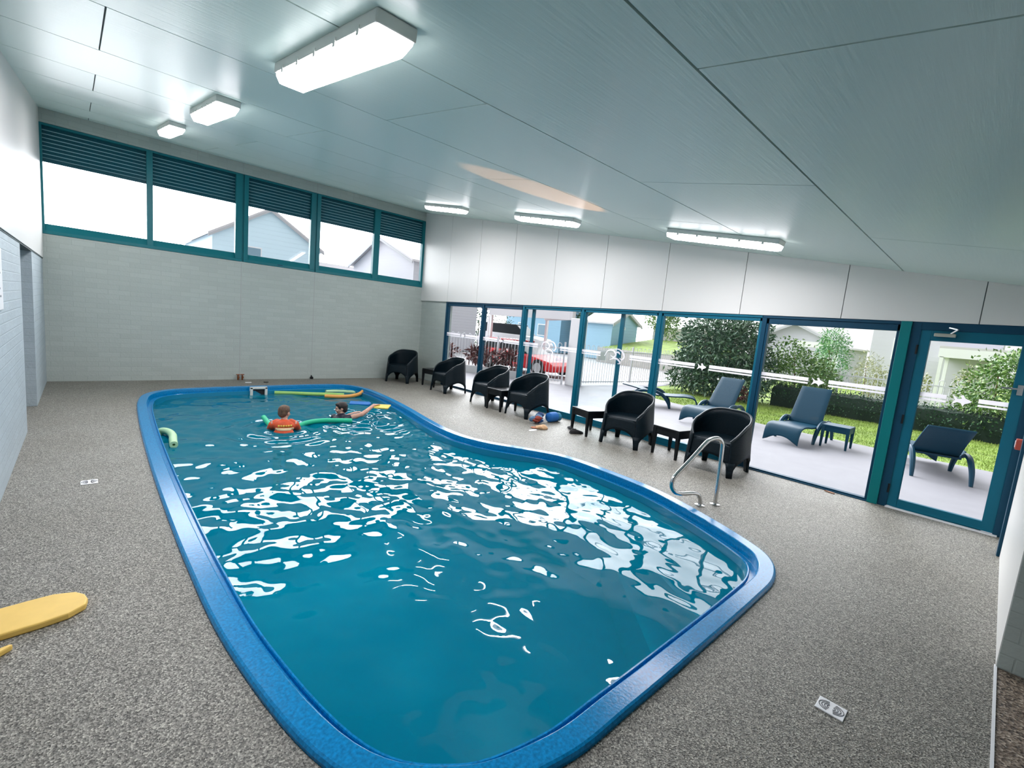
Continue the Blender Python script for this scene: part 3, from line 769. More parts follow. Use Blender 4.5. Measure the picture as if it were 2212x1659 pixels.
# small fittings near the back wall
tp = empty('hose_tap', (2.385, 10.86, 0)); tag(tp, 'pair of copper hose taps low on the back wall joint', 'tap')
CU = mat('copper', (.28, .09, .035), .4, .7)
for s in (-1, 1):
    MB().tube([(s*.04, .02, 0), (s*.04, .02, .10)], .016, 10).tube([(s*.04, .02, .085), (s*.04, -.04, .075), (s*.04, -.06, .05)], .012, 10).build('spout', CU, tp, smooth=True)
    MB().tube([(s*.04-.035, .02, .115), (s*.04+.035, .02, .115)], .009, 8).tube([(s*.04, .02, .09), (s*.04, .02, .115)], .008, 8).build('handle', CU, tp, smooth=True)
pl_ = MB().box((-.055, -.035, 0), (.055, .035, .008)).build('skimmer_lid', M_WHITEP, bevel=.003); pl_.location = (2.45, 10.49, .0); tag(pl_, 'small white lid plate on the floor behind the skimmer', 'lid')
pl_ = MB().tube([(0, 0, 0), (0, 0, .012)], .045, 16).build('drain_plug', M_DARKP); pl_.location = (2.78, 10.49, 0); tag(pl_, 'small dark cap on the floor between white lid and pool', 'cap')
hk = empty('wall_hook', (3.86, YB, .03)); tag(hk, 'small black stub at the foot of the back wall right joint', 'fitting')
MB().box((-.03, -.05, -.03), (.03, -.004, .015)).build('base', M_DARKP, hk); MB().frustum((0, -.03, .015), (.02, .015), (-.01, -.03, .06), (.006, .006)).build('stub', M_DARKP, hk)
lf_ = MB().prism([(-.05, -.012), (.0, -.022), (.05, -.004), (.06, .008), (.0, .02), (-.05, .01)], 'z', .0, .01).build('dry_leaf', mat('leaf_brown', (.28, .13, .07), .7)); lf_.location = (6.60, 1.22, .001); lf_.rotation_euler = (0, 0, 1.3)
tag(lf_, 'curled brown leaf on the door track', 'leaf')

# ------------------------------------------------------------------ floats in the pool
def noodle(name, pts, r, m, label, inner=None, group='foam pool noodles'):
    P = smooth_path(pts, 6); c = sum(P, Vector())/len(P); e = empty(name, c); tag(e, label, 'pool noodle', group)
    n = 14; mb = MB(); q = [p-c for p in P]
    d0 = (q[0]-q[1]).normalized()*.006; d1 = (q[-1]-q[-2]).normalized()*.006
    # outer skin, rounded lips, hollow core
    path = [q[0]-d0*-1*6]+[q[0]]+q+[q[-1]]
    full = [q[0]-d0*10, q[0], *q[0:1], *q[1:-1], q[-1], q[-1], q[-1]-d1*10]
    full = [q[0]-d0*9, q[0]+d0*.001, q[0]+d0*.01, q[0]]+q[1:-1]+[q[-1], q[-1]+d1*.01, q[-1]+d1*.001, q[-1]-d1*9]
    rr = [r*.36, r*.36, r*.9, r]+[r]*(len(q)-2)+[r, r*.9, r*.36, r*.36]
    T = []
    for i in range(len(q)):
        T.append((q[min(i+1, len(q)-1)]-q[max(i-1, 0)]).normalized())
    TT = [T[0]]*4+T[1:-1]+[T[-1]]*4
    u = TT[0].orthogonal().normalized(); rows_ = []
    for p, t, rad in zip(full, TT, rr):
        u = (u-t*u.dot(t)).normalized(); w = t.cross(u)
        rows_.append([p+(u*math.cos(2*PI*k/n)+w*math.sin(2*PI*k/n))*rad for k in range(n)])
    vs = [p for r_ in rows_ for p in r_]
    mb.add(vs, [(i*n+k, i*n+(k+1) % n, (i+1)*n+(k+1) % n, (i+1)*n+k) for i in range(len(rows_)-1) for k in range(n)])
    mb.add(rows_[0], [tuple(range(n))]); mb.add(rows_[-1], [tuple(range(n))])
    mb.build('foam', m, e, smooth=True, angle=50)
    return e
NG = mat('noodle_green', (.015, .50, .26), .5, bump=.1, bscale=200); NL = mat('noodle_lime', (.36, .62, .16), .55, bump=.1, bscale=200)
NO = mat('noodle_orange', (.80, .36, .08), .55, bump=.1, bscale=200); NP = mat('noodle_pale', (.48, .72, .42), .55, bump=.1, bscale=200)
NY = mat('noodle_yellow', (.78, .55, .10), .55)
noodle('pool_noodle', [(1.93, 7.36, -.03), (1.94, 7.18, -.075), (1.97, 7.05, -.13), (2.08, 7.12, -.20), (2.22, 7.02, -.16), (2.30, 6.98, -.12), (2.42, 7.02, -.085), (2.65, 7.06, -.075), (2.9, 6.99, -.075), (3.10, 6.93, -.08)], .036, NG,
       'dark green pool noodle tucked under the child in the orange vest')
noodle('pool_noodle', [(2.73, 9.70, -.085), (3.0, 9.60, -.085), (3.3, 9.45, -.085), (3.6, 9.34, -.085), (3.92, 9.20, -.085)], .036, NL, 'long lime green pool noodle floating beside the skimmer')
noodle('pool_noodle', [(3.72, 9.66, -.085), (3.95, 9.66, -.085), (4.2, 9.52, -.085), (4.30, 9.40, -.085)], .034, NP, 'pale green pool noodle farthest back against the far pool wall')
noodle('pool_noodle', [(3.5, 9.13, -.08), (3.7, 9.03, -.082), (3.95, 9.02, -.082), (4.2, 9.13, -.07), (4.37, 9.28, -.03)], .036, NO, 'orange pool noodle curved in front of the green ones at the far end')
noodle('pool_noodle', [(.655, 7.16, -.12), (.70, 7.17, -.085), (.755, 7.02, -.07), (.77, 6.8, -.065), (.75, 6.6, -.07), (.735, 6.40, -.075)], .042, NP, 'short pale green pool noodle curling at the left pool edge')
kickboard('kickboard', [(-.19, -.13), (.16, -.14), (.20, -.06), (.20, .06), (.16, .14), (-.19, .13)], .028, mat('blue_foam', (.005, .16, .52), .45), (3.88, 8.34, -.112), (0, 0, -.5), 'blue kickboard floating behind the dark haired swimmer')

# ------------------------------------------------------------------ the two swimmers
SK = mat('skin', (.62, .33, .24), .5, var=.12, vscale=25); SK2 = mat('skin_wet', (.68, .36, .26), .35, var=.12, vscale=25)
def remesh(o, vox, it=3):
    r = o.modifiers.new('fuse', 'REMESH'); r.mode = 'VOXEL'; r.voxel_size = vox; r.use_smooth_shade = True
    s = o.modifiers.new('relax', 'SMOOTH'); s.factor = .5; s.iterations = it
def limb(mb, pts, rad):
    for (p, q), (a, b) in zip(zip(pts[:-1], pts[1:]), zip(rad[:-1], rad[1:])): mb.cap(p, q, a, b)
def hand(mb, wrist, d, side, up, curl=.5, k=.8):
    """palm, four unequal bent fingers and a thumb from the palm's side"""
    w, d, side, up = Vector(wrist), Vector(d).normalized(), Vector(side).normalized(), Vector(up).normalized()
    M = Matrix((side, d, up)).transposed()
    mb.ell(w+d*.040*k, (.036*k, .046*k, .015*k), 12, 8, M)
    for i, L in enumerate((.058, .068, .064, .048)):
        b = w+d*.074*k+side*(-.028+.019*i)*k; a1 = curl*.5; a2 = curl*1.1
        p1 = b+(d*math.cos(a1)-up*math.sin(a1))*L*.55*k; p2 = p1+(d*math.cos(a2)-up*math.sin(a2))*L*.5*k
        limb(mb, [b-d*.02*k, b, p1, p2], [.009*k, .0088*k, .008*k, .0066*k])
    b = w+d*.022*k-side*.030*k; p1 = b+(d*.6-side*.8).normalized()*.032*k; p2 = p1+(d*.95-side*.25-up*.3).normalized()*.028*k
    limb(mb, [b, p1, p2], [.012*k, .0095*k, .0075*k])
def head(mb, c, M, k=1.0):
    c = Vector(c)
    def E(p, r): mb.ell(c+M @ Vector(p)*k, tuple(x*k for x in r), 18, 12, M)
    E((0, -.008, .018), (.070, .088, .078)); E((0, .024, -.022), (.057, .062, .074)); E((0, .048, -.072), (.030, .030, .022)); E((0, .05, .012), (.052, .036, .03))
    E((0, .088, -.022), (.011, .014, .013)); E((0, .080, -.005), (.008, .012, .022))
    for s in (-1, 1): E((s*.070, -.008, -.012), (.010, .019, .029)); E((s*.032, .066, -.032), (.022, .018, .018))
    E((0, .078, -.050), (.020, .010, .009))
def face_parts(parent, c, M, k, eye_m, lip_m):
    c = Vector(c)
    for s in (-1, 1):
        MB().ell(c+M @ Vector((s*.028, .081, .0))*k, (.010*k, .006*k, .006*k), 10, 8, M).build('eye', eye_m, parent, smooth=True)
        MB().ell(c+M @ Vector((s*.029, .084, .020))*k, (.016*k, .005*k, .003*k), 10, 6, M).build('eyebrow', mat('brow', (.05, .03, .02), .7), parent, smooth=True)
    MB().ell(c+M @ Vector((0, .087, -.050))*k, (.017*k, .005*k, .004*k), 12, 6, M).build('mouth', lip_m, parent, smooth=True)
def hair(name, c, M, k, m, parent, parts):
    mb = MB(); c = Vector(c)
    for p, r in parts: mb.ell(c+M @ Vector(p)*k, tuple(x*k for x in r), 18, 12, M)
    o = mb.build(name, m, parent); remesh(o, .006, 2)
def axes(fwd, up=(0, 0, 1)):
    f = Vector(fwd).normalized(); u = Vector(up); r = f.cross(u).normalized(); u = r.cross(f); return Matrix((r, f, u)).transposed()
EYE = mat('eye_dark', (.02, .015, .012), .2); LIP = mat('lip', (.40, .12, .10), .4)
HB1 = mat('hair_light_brown', (.13, .065, .035), .55, var=.6, vscale=60, bump=.6, bscale=180, stretch=(1, 1, .25)); HB2 = mat('hair_dark', (.018, .010, .008), .45, var=.5, vscale=60, bump=.6, bscale=180, stretch=(1, 1, .25))

# child in the orange vest, seen from behind
kid = empty('person', (2.065, 6.85, .032)); tag(kid, 'child with light brown hair and an orange vest, seen from behind on a green noodle', 'person')
O1 = Vector((2.09, 6.93, 0))
d1 = Vector((.30, .954, 0)); r1 = Vector((.954, -.30, 0)); Z = Vector((0, 0, 1))
def K(a, b, c): return r1*a+d1*b+Z*c          # right, forward, up
mb = MB()
hc = K(.0, .02, .105)
Mh = axes(d1*math.cos(.55)+r1*math.sin(.55)+Vector((0, 0, -.1)))
head(mb, hc, Mh, .98)
limb(mb, [K(0, 0, .05), K(0, -.02, -.01)], [.038, .048])
mb.ell(K(0, -.055, -.085), (.135, .085, .10), 18, 12, axes(d1, (0, -.3, 1))); mb.ell(K(0, -.11, -.22), (.118, .08, .11), 18, 12, axes(d1)); mb.ell(K(0, -.13, -.36), (.115, .085, .09), 18, 12, axes(d1))
for s in (-1, 1):
    limb(mb, [K(s*.135, -.03, -.055), K(s*.20, .07, -.165), K(s*.17, .24, -.17)], [.047, .036, .025])
    hand(mb, K(s*.165, .25, -.17), d1-r1*s*.2, r1*(-s), Z, .9, .72)
    limb(mb, [K(s*.065, -.12, -.40), K(s*.08, -.05, -.70), K(s*.08, -.16, -1.0)], [.066, .047, .033]); limb(mb, [K(s*.08, -.16, -1.0), K(s*.085, -.03, -1.05)], [.03, .022])
b_ = mb.build('body', SK, kid); remesh(b_, .006)
face_parts(kid, hc, Mh, .98, EYE, LIP)
hair('hair', hc, Mh, .98, HB1, kid, [((0, -.016, .028), (.077, .090, .080)), ((0, -.048, -.012), (.066, .055, .066)), ((0, .03, .062), (.055, .05, .036))])
VEST = mat('vest_orange', (.72, .085, .02), .6, var=.15, vscale=20); 
mb = MB(); mb.ell(K(0, -.055, -.075), (.150, .100, .092), 20, 14, axes(d1, (0, -.3, 1))); mb.ell(K(0, -.105, -.19), (.136, .097, .11), 20, 14, axes(d1))
for s in (-1, 1): limb(mb, [K(s*.09, -.03, -.04), K(s*.140, -.018, -.072), K(s*.168, .035, -.125)], [.058, .060, .050])
v_ = mb.build('vest', VEST, kid); remesh(v_, .007)
# reflective band and yellow lettering strip across the vest's back
def back_strip(z0, z1, a0, a1, m, name, par, n=14, lift=.004):
    mb = MB(); rows_ = []
    for z in (z0, (z0+z1)/2, z1):
        r_ = []
        for i in range(n+1):
            t = a0+(a1-a0)*i/n
            cz = -.19 if z < -.13 else -.075
            # back surface of the vest by sampling both ellipsoids
            best = 0
            for (cy, czz, rx, ry, rz) in ((-.055, -.075, .150, .100, .092), (-.105, -.19, .136, .097, .11)):
                h = 1-((z-czz)/rz)**2-(t/rx)**2
                if h > 0: best = max(best, -(cy-ry*math.sqrt(h)))
            r_.append(K(t, -best-lift, z))
        rows_.append(r_)
    return mb.grid(rows_).build(name, m, par, smooth=True, solid=.004)
back_strip(-.120, -.088, -.105, .125, mat('vest_band', (.85, .62, .36), .5), 'reflective_band', v_)
YL = mat('vest_yellow', (.80, .50, .06), .55)
for k in range(6):
    a = -.075+.031*k; back_strip(-.076+.004*(k % 2), -.046, a, a+.022, YL, 'letter', v_, 4)

# dark haired swimmer reaching for the yellow board
sw = empty('person', (3.10, 7.35, 0)); tag(sw, 'dark haired swimmer in a navy top reaching right to a yellow kickboard', 'person')
O2 = Vector((3.10, 7.35, 0)); V = Vector
mb = MB(); hc = V((3.115, 7.40, .035))-O2
Mh = axes((-.93, .30, -.12), (.08, 0, 1)); head(mb, hc, Mh, 1.0)
q = lambda x, y, z: V((x, y, z))-O2
limb(mb, [q(3.125, 7.38, -.04), q(3.12, 7.36, -.11)], [.042, .052])
mb.ell(q(3.11, 7.36, -.17), (.15, .10, .11), 18, 12); mb.ell(q(3.10, 7.40, -.34), (.13, .095, .16), 18, 12); mb.ell(q(3.09, 7.44, -.52), (.125, .095, .11), 18, 12)
limb(mb, [q(3.16, 7.23, -.115), q(3.26, 7.19, -.075), q(3.37, 7.165, -.045)], [.047, .043, .036])
limb(mb, [q(3.37, 7.165, -.045), q(3.46, 7.19, .0), q(3.625, 7.255, .083)], [.038, .036, .026])
hand(mb, q(3.62, 7.253, .083), (.9, .25, .1), (.3, -.9, .1), (-.1, 0, 1), .35, .95)
limb(mb, [q(3.02, 7.47, -.13), q(3.20, 7.62, -.20), q(3.42, 7.55, -.10)], [.045, .036, .026]); hand(mb, q(3.42, 7.55, -.10), (.9, -.3, .3), (-.3, -.9, 0), (0, 0, 1), .5, .9)
for s in (-1, 1): limb(mb, [q(3.09+.07*s, 7.45, -.58), q(3.08+.08*s, 7.40, -.85), q(3.06+.08*s, 7.55, -1.1)], [.075, .052, .036])
b_ = mb.build('body', SK2, sw); remesh(b_, .006)
face_parts(sw, hc, Mh, 1.0, EYE, LIP)
hair('hair', hc, Mh, 1.0, HB2, sw, [((0, -.018, .026), (.080, .093, .083)), ((0, -.05, -.02), (.070, .055, .07)), ((0, .034, .062), (.058, .05, .036))])
NAVY = mat('navy_top', (.008, .010, .028), .4)
mb = MB(); mb.ell(q(3.11, 7.36, -.165), (.162, .112, .112), 18, 12); mb.ell(q(3.10, 7.40, -.34), (.142, .107, .17), 18, 12)
limb(mb, [q(3.125, 7.37, -.075), q(3.12, 7.36, -.12)], [.052, .06])
limb(mb, [q(3.14, 7.25, -.12), q(3.20, 7.215, -.10)], [.056, .052]); limb(mb, [q(3.03, 7.46, -.13), q(3.10, 7.53, -.165)], [.056, .048])
n_ = mb.build('swim_top', NAVY, sw); remesh(n_, .007)
# yellow board held up at the water
kb2 = empty('kickboard', (3.76, 7.23, .06)); tag(kb2, "pale yellow kickboard at the swimmer's outstretched hand", 'kickboard')
cs = [V((3.65, 7.34, .094)), V((3.934, 7.221, .085)), V((3.82, 7.118, .045)), V((3.60, 7.20, .060))]
nz = (cs[1]-cs[0]).cross(cs[3]-cs[0]).normalized(); nz = nz if nz.z > 0 else -nz
bs = [c-V((3.76, 7.23, .06)) for c in cs]; bt = [c-nz*.026 for c in bs]
MB().add(bs+bt, [(0, 1, 2, 3), (7, 6, 5, 4), (0, 4, 5, 1), (1, 5, 6, 2), (2, 6, 7, 3), (3, 7, 4, 0)]).build('board', Y2, kb2, bevel=.008)

# ------------------------------------------------------------------ outside: ground
GZ = -.055
PAVE = mat('pale_concrete', (.26, .255, .28), .7, var=.05, vscale=3, bump=.1, bscale=120)
def slab(name, poly, z0, z1, m): return struct(MB().prism(poly, 'z', z0, z1).build(name, m))
slab('patio', [(XR+.12, -6), (11.2, -6), (11.22, 1), (11.35, 3.6), (12.0, 6.4), (12.25, 7.4), (12.6, 8.0), (16.5, 8.7), (16.5, 9.2), (11.6, 9.6), (11.0, 9.6), (9.4, 13.4), (9.4, 22), (XR+.12, 22)], GZ-.1, GZ, PAVE)
LAWN = mat('lawn_green', (.20, .30, .045), .85, var=.35, vscale=2.2, bump=.6, bscale=160)
def lawn(name, poly, z, nblades, xr, yr, label, keep):
    mb = MB().prism(poly, 'z', z-.1, z-.006)
    g = mb.build(name, LAWN); tag(g, label, 'grass', kind='stuff')
    vs, fs = [], []
    rs = random.Random(3)
    for k in range(nblades):
        x, y = rs.uniform(*xr), rs.uniform(*yr)
        if not keep(x, y): continue
        a = rs.uniform(0, PI); h = rs.uniform(.02, .05); w = .006; dx, dy = math.cos(a)*w, math.sin(a)*w; o = len(vs)
        lx, ly = rs.uniform(-.02, .02), rs.uniform(-.02, .02)
        vs += [(x-dx, y-dy, z-.006), (x+dx, y+dy, z-.006), (x+lx, y+ly, z+h)]; fs.append((o, o+1, o+2))
    b = MB(); b.v = vs; b.f = fs; b.mi = [0]*len(fs)
    o = b.build('grass_blades', mat('blades', (.22, .33, .05), .7, island=[(.16, .26, .03), (.26, .37, .06), (.32, .38, .09)]), g, fix=False); o['kind'] = 'stuff'
    return g
def edge_x(y): return 11.22 if y < 1 else (11.22+.13*(y-1)/2.6 if y < 3.6 else (11.35+.65*(y-3.6)/2.8 if y < 6.4 else 12+.25*(y-6.4)))
lawn('lawn', [(11.2, -8), (24, -8), (24, 8.6), (16.5, 8.68), (12.6, 7.99), (12.25, 7.4), (12.0, 6.4), (11.35, 3.6), (11.22, 1)], GZ, 26000, (11.2, 15.9), (-1.5, 7.9), 'mown lawn between the patio and the clipped hedge',
     lambda x, y: x > edge_x(y)+.02 and y < 7.4+(x-12.25)*.2)
slab('driveway', [(9.4, 13.4), (11.0, 9.6), (11.6, 9.6), (16.5, 9.2), (60, 9.0), (60, 70), (-30, 70), (-30, 11.3), (6.5, 11.3), (6.5, 22), (9.4, 22)], GZ-.12, GZ-.04, mat('driveway_grey', (.42, .42, .43), .8, var=.1, vscale=1.5))
slab('far_ground', [(24, -40), (60, -40), (60, 9), (24, 9)], GZ-.12, GZ-.04, LAWN)
bank = MB().prism([(23.9, -.1), (23.9, .8), (30, 1.6), (30, -.1)], 'y', 11.4, 17.6)
tag(bank.build('grass_bank', LAWN), 'sloping grass bank behind the white fence below the pale retaining wall', 'grass', kind='stuff')
RW = mat('retaining', (.52, .50, .47), .8, var=.1)
struct(MB().box((23.7, 11.4, -.1), (23.89, 17.6, .82)).build('retaining_wall', RW))
struct(MB().box((30.01, 11.4, 0), (30.3, 17.6, 2.5)).build('retaining_wall.001', RW))

# ------------------------------------------------------------------ sun loungers
def make_lounger(tilt):
    e = empty('sun_lounger'); w = .30
    pr = [(.0, .02), (.02, .16), (.07, .27), (.16, .325), (.35, .335), (.6, .31), (.9, .30), (1.18, .305)]
    P = smooth_path([(x, 0, z) for x, z in pr], 4)
    rows_ = []
    for p in P:
        ww = w*(1-.10*(1-min(1, p.z/.3))*0)
        r_ = [Vector((p.x, -ww+2*ww*i/10, p.z)) for i in range(11)]
        if p.x < .06:   # arch cut under the foot end
            for i, v in enumerate(r_):
                t = abs(-1+i/5); v.z = max(v.z, .155*(1-t**2.2)) if p.z < .16 else v.z
        rows_.append(r_)
    MB().grid(rows_).build('seat', M_LOUNGE, e, smooth=True, solid=.03, bevel=.006)
    # backrest
    L = .80; c, s = math.cos(tilt), math.sin(tilt); mb = MB(); R_ = []
    for j in range(9):
        t = j/8*L; x = 1.10+c*t; z = .315+s*t+.02*math.sin(PI*j/8); ww = w*(.98-.08*j/8); R_.append([(x, -ww+2*ww*i/6, z) for i in range(7)])
    br = mb.grid(R_).build('backrest', M_LOUNGE, e, smooth=True, solid=.026, bevel=.006)
    for sg in (-1, 1):
        y = sg*(w+.035)
        A = smooth_path([(.66, 0, 0), (.72, 0, .16), (.88, 0, .335), (1.08, 0, .40), (1.20, 0, .36)], 5); mb = MB(); rr = [.026+.016*math.sin(PI*i/(len(A)-1)) for i in range(len(A))]
        mb.tube([(p.x, y, p.z) for p in A], rr, 8).build('leg', M_LOUNGE, e, smooth=True)
        A = smooth_path([(1.05, 0, .32), (1.25, 0, .385), (1.45, 0, .35), (1.62, 0, .20), (1.70, 0, 0)], 5)
        MB().tube([(p.x, y, p.z) for p in A], [.024+.016*math.sin(PI*i/(len(A)-1)) for i in range(len(A))], 8).build('leg', M_LOUNGE, e, smooth=True)
    MB().bar((1.12, -w-.02, .30), (1.12, w+.02, .30), .05, .03).build('crossbar', M_LOUNGE, e)
    return e
LG = 'grey-blue sun loungers on the patio'
for x, y, r, t, l in ((9.42, 2.64, -4, 62, 'grey-blue sun lounger with raised back beside the small patio table'), (9.38, 4.32, -4, 55, 'grey-blue sun lounger with raised back seen behind the nearest armchair'),
                      (11.35, 5.15, 118, 12, 'grey-blue sun lounger with a nearly flat back near the white fence, farthest along the patio'), (10.92, .88, 196, 38, 'grey-blue sun lounger seen from behind through the hinged glass door')):
    o = make_lounger(math.radians(t)); o.location = (x, y, GZ); o.rotation_euler = (0, 0, math.radians(r)); tag(o, l, 'sun lounger', LG)
o = make_table(M_LOUNGE, 'patio_table'); o.location = (10.33, 1.96, GZ); tag(o, 'small grey-blue square table on the patio beside a sun lounger', 'side table')

# ------------------------------------------------------------------ fences
FW = mat('fence_white', (.70, .70, .74), .5)
def fence(p, q, z, n_panels, label, group='white loop-top pool fence panels', H=1.33, coarse=False):
    p, q = Vector((*p, 0)), Vector((*q, 0)); D = (q-p)/n_panels; L = D.length; ang = math.atan2(D.y, D.x)
    first = None
    for k in range(n_panels):
        o_ = p+D*k
        if first is None:
            e = empty('fence_panel'); first = e; mb = MB(); n = max(2, int(L/.235)); st = (L-.06)/n; r = st*.26
            for i in range(n):
                x = .06+st*(i+.5)
                pts = [(x-r, 0, .06), (x-r, 0, H-r-.02)]+[(x-r*math.cos(a*PI/6), 0, H-r-.02+r*math.sin(a*PI/6)) for a in range(1, 6)]+[(x+r, 0, H-r-.02), (x+r, 0, .06)]
                mb.tube(pts, .0095, 6, caps=False)
            mb.build('hoop_bars', FW, e, smooth=True)
            MB().box((0, -.016, H-.20), (L, .016, H-.165)).build('rail', FW, e); MB().box((0, -.016, .10), (L, .016, .135)).build('rail', FW, e)
            MB().box((-.025, -.025, 0), (.025, .025, H+.02)).build('post', FW, e, bevel=.004)
        else: e = copy_tree(first)
        e.location = (o_.x, o_.y, z); e.rotation_euler = (0, 0, ang)
        tag(e, label[k] if k < len(label) else label[-1], 'fence', group)
fence((11.15, 9.55), (9.30, 13.9), GZ, 2, ['white loop-top fence panel in front of the red car, next to the white pier', 'white loop-top fence panel with red-brown plants at its foot'])
fence((9.2, 14.1), (8.2, 18.9), GZ, 2, ['white loop-top fence panel seen at the left end of the glazing', 'white loop-top fence panel farthest along the driveway, nearly hidden'])
fence((11.75, 9.25), (16.7, 8.8), GZ, 2, ['white loop-top fence panel beside the white pier, behind the flat lounger', 'white loop-top fence panel running behind the big leafy shrub'])
fence((16.75, 8.7), (16.75, -1.9), GZ, 4, ['white loop-top fence panel behind the big leafy shrub, end on', 'white loop-top fence panel between the shrub and the clipped hedge', 'white loop-top fence panel showing above the hedge in the widest pane', 'white loop-top fence panel showing above the hedge through the hinged door'])
sg = empty('gate_sign', (12.55, 9.13, .93), -.09); tag(sg, 'blank white sign plate fixed on the loop-top fence', 'sign')
MB().box((-.19, -.012, -.14), (.19, .0, .14)).build('plate', FW, sg, bevel=.004)
kw = MB().bar((10.35, 10.75, .06), (9.05, 13.9, .06), .18, .24).build('kerb_wall', mat('kerb_pale', (.5, .5, .51), .8)); struct(kw)
pier = MB().box((11.22, 9.12, GZ), (11.62, 9.48, 2.06)).build('pier', mat('pier_white', (.78, .76, .77), .6), bevel=.01); struct(pier)

# ------------------------------------------------------------------ plants
def leaf_cloud(name, blobs, n, ll, lw, m, parent, seed, droop=.3, inner=.45):
    rs = np.random.RandomState(seed); B = np.array(blobs, float)
    vol = B[:, 3]*B[:, 4]*B[:, 5]; pk = rs.choice(len(B), n, p=vol/vol.sum()); b = B[pk]
    d = rs.normal(size=(n, 3)); d /= np.linalg.norm(d, axis=1)[:, None]
    rad = (inner+(1-inner)*rs.rand(n)**.6)[:, None]*(1+.12*rs.normal(size=(n, 1)))
    c = b[:, :3]+d*rad*b[:, 3:6]; c[:, 2] = np.maximum(c[:, 2], .03)
    ax = d*.7+rs.normal(size=(n, 3))*.7; ax[:, 2] -= droop; ax /= np.linalg.norm(ax, axis=1)[:, None]
    sd = np.cross(ax, rs.normal(size=(n, 3))); sd /= np.linalg.norm(sd, axis=1)[:, None]; nn = np.cross(ax, sd)
    s = (.7+.6*rs.rand(n))[:, None]; a = ax*ll*s; w = sd*lw*s; k = nn*lw*.35*s
    V_ = np.stack([c, c+a*.4+w+k, c+a, c+a*.4-w+k], 1).reshape(-1, 3)
    i = np.arange(n)*4; F_ = np.concatenate([np.stack([i, i+1, i+2], 1), np.stack([i, i+2, i+3], 1)])
    me = bpy.data.meshes.new(name); me.from_pydata(V_.tolist(), [], F_.tolist()); me.materials.append(m)
    o = bpy.data.objects.new(name, me); COL.objects.link(o); o.parent = parent; return o
LF = {'dark': mat('leaf_dark', (.06, .14, .06), .45, island=[(.02, .07, .035), (.035, .10, .05), (.08, .17, .085), (.20, .30, .21)]),
      'mid': mat('leaf_mid', (.1, .22, .05), .5, island=[(.035, .10, .02), (.10, .22, .05), (.16, .28, .06), (.25, .37, .13)]),
      'bright': mat('leaf_bright', (.12, .34, .12), .5, island=[(.04, .20, .07), (.12, .34, .12), (.26, .44, .16)]),
      'olive': mat('leaf_olive', (.3, .33, .12), .5, island=[(.16, .19, .05), (.32, .35, .12), (.46, .46, .22)]),
      'hedge': mat('leaf_hedge', (.02, .10, .04), .5, island=[(.006, .035, .02), (.015, .075, .03), (.05, .16, .05)]),
      'red': mat('leaf_red', (.12, .03, .03), .45, island=[(.03, .008, .012), (.12, .03, .03), (.22, .09, .08)])}
BARK = mat('bark', (.16, .08, .05), .8, var=.4, vscale=30)
def bush(name, loc, blobs, n, ll, lw, kind, label, stems, seed, cat='shrub', group=None, droop=.3):
    e = empty(name, loc); tag(e, label, cat, group)
    leaf_cloud('foliage', blobs, n, ll, lw, LF[kind], e, seed, droop)
    for k, (x, y, x1, y1, h, r) in enumerate(stems):
        MB().tube(smooth_path([(x, y, -.02), ((x+x1)/2+.04, (y+y1)/2, h*.5), (x1, y1, h)], 4), [r*(1-.6*i/8) for i in range(9)], 7).build('stem', BARK, e, smooth=True)
    return e
bush('leafy_shrub', (15.3, 6.55, GZ), [(0, 0, 1.5, .95, 1.3, 1.15), (.1, -.75, 1.7, .8, .75, 1.0), (-.1, .75, .75, .75, .75, .72), (0, .5, 1.9, .7, .8, .8), (0, -.9, .55, .7, .8, .5), (-.2, 0, .5, .7, 1.0, .5), (.1, -.9, 2.2, .7, .6, .6)], 9500, .17, .030, 'dark',
     'big leafy dark green shrub on the lawn behind the loungers', [(0, -.3, 0, -.5, 2.2, .05), (0, .2, .1, .5, 1.9, .04), (-.1, -.1, -.3, .1, 1.5, .035)], 1)
bush('red_leaf_shrub', (14.75, 5.55, GZ), [(0, 0, .28, .32, .36, .26)], 260, .12, .03, 'red', 'small red leaved shrub at the foot of the big leafy shrub', [(0, 0, 0, 0, .3, .015)], 2)
bush('garden_shrub', (16.3, 4.35, GZ), [(0, 0, 1.05, .7, .95, .75), (0, .35, 1.6, .5, .55, .55), (.1, -.5, 1.0, .6, .5, .6)], 3600, .10, .024, 'mid', 'mid green shrub above the hedge behind the raised lounger', [(0, 0, 0, .2, 1.6, .03), (0, 0, .1, -.3, 1.3, .025)], 3)
bush('garden_shrub', (15.95, 5.35, GZ), [(0, 0, .95, .45, .55, .75)], 900, .11, .03, 'dark', 'narrow pale flecked shrub between the big shrub and the mid green one', [(0, 0, 0, .1, 1.4, .025)], 4)
bush('bamboo_clump', (19.6, 4.25, GZ), [(0, 0, 1.6, .55, .55, .95), (0, .1, 2.2, .45, .42, .55)], 2600, .12, .014, 'bright', 'tall bright green clump behind the fence next to a white post', [(0, 0, .1, .1, 2.2, .02), (.1, .1, 0, -.1, 2.0, .02), (-.1, 0, -.2, .1, 1.9, .02)], 5, 'plant')
bush('feathery_shrub', (18.3, 2.95, GZ), [(0, 0, 1.1, .5, .42, .75), (0, -.3, .9, .45, .4, .5)], 2400, .10, .008, 'olive', 'feathery yellow-green shrub behind the fence at the right of the widest pane', [(0, 0, 0, .1, 1.5, .02), (.05, 0, .1, -.2, 1.2, .02)], 6)
bush('garden_shrub', (16.2, .02, GZ), [(0, 0, 1.2, .7, .75, .95), (0, -.35, 1.7, .65, .6, .6), (-.1, .1, .6, .6, .9, .5)], 4200, .10, .024, 'mid', 'bushy green shrub above the hedge through the hinged glass door', [(0, 0, 0, .1, 1.7, .03), (0, -.1, .1, -.3, 1.5, .025)], 7)
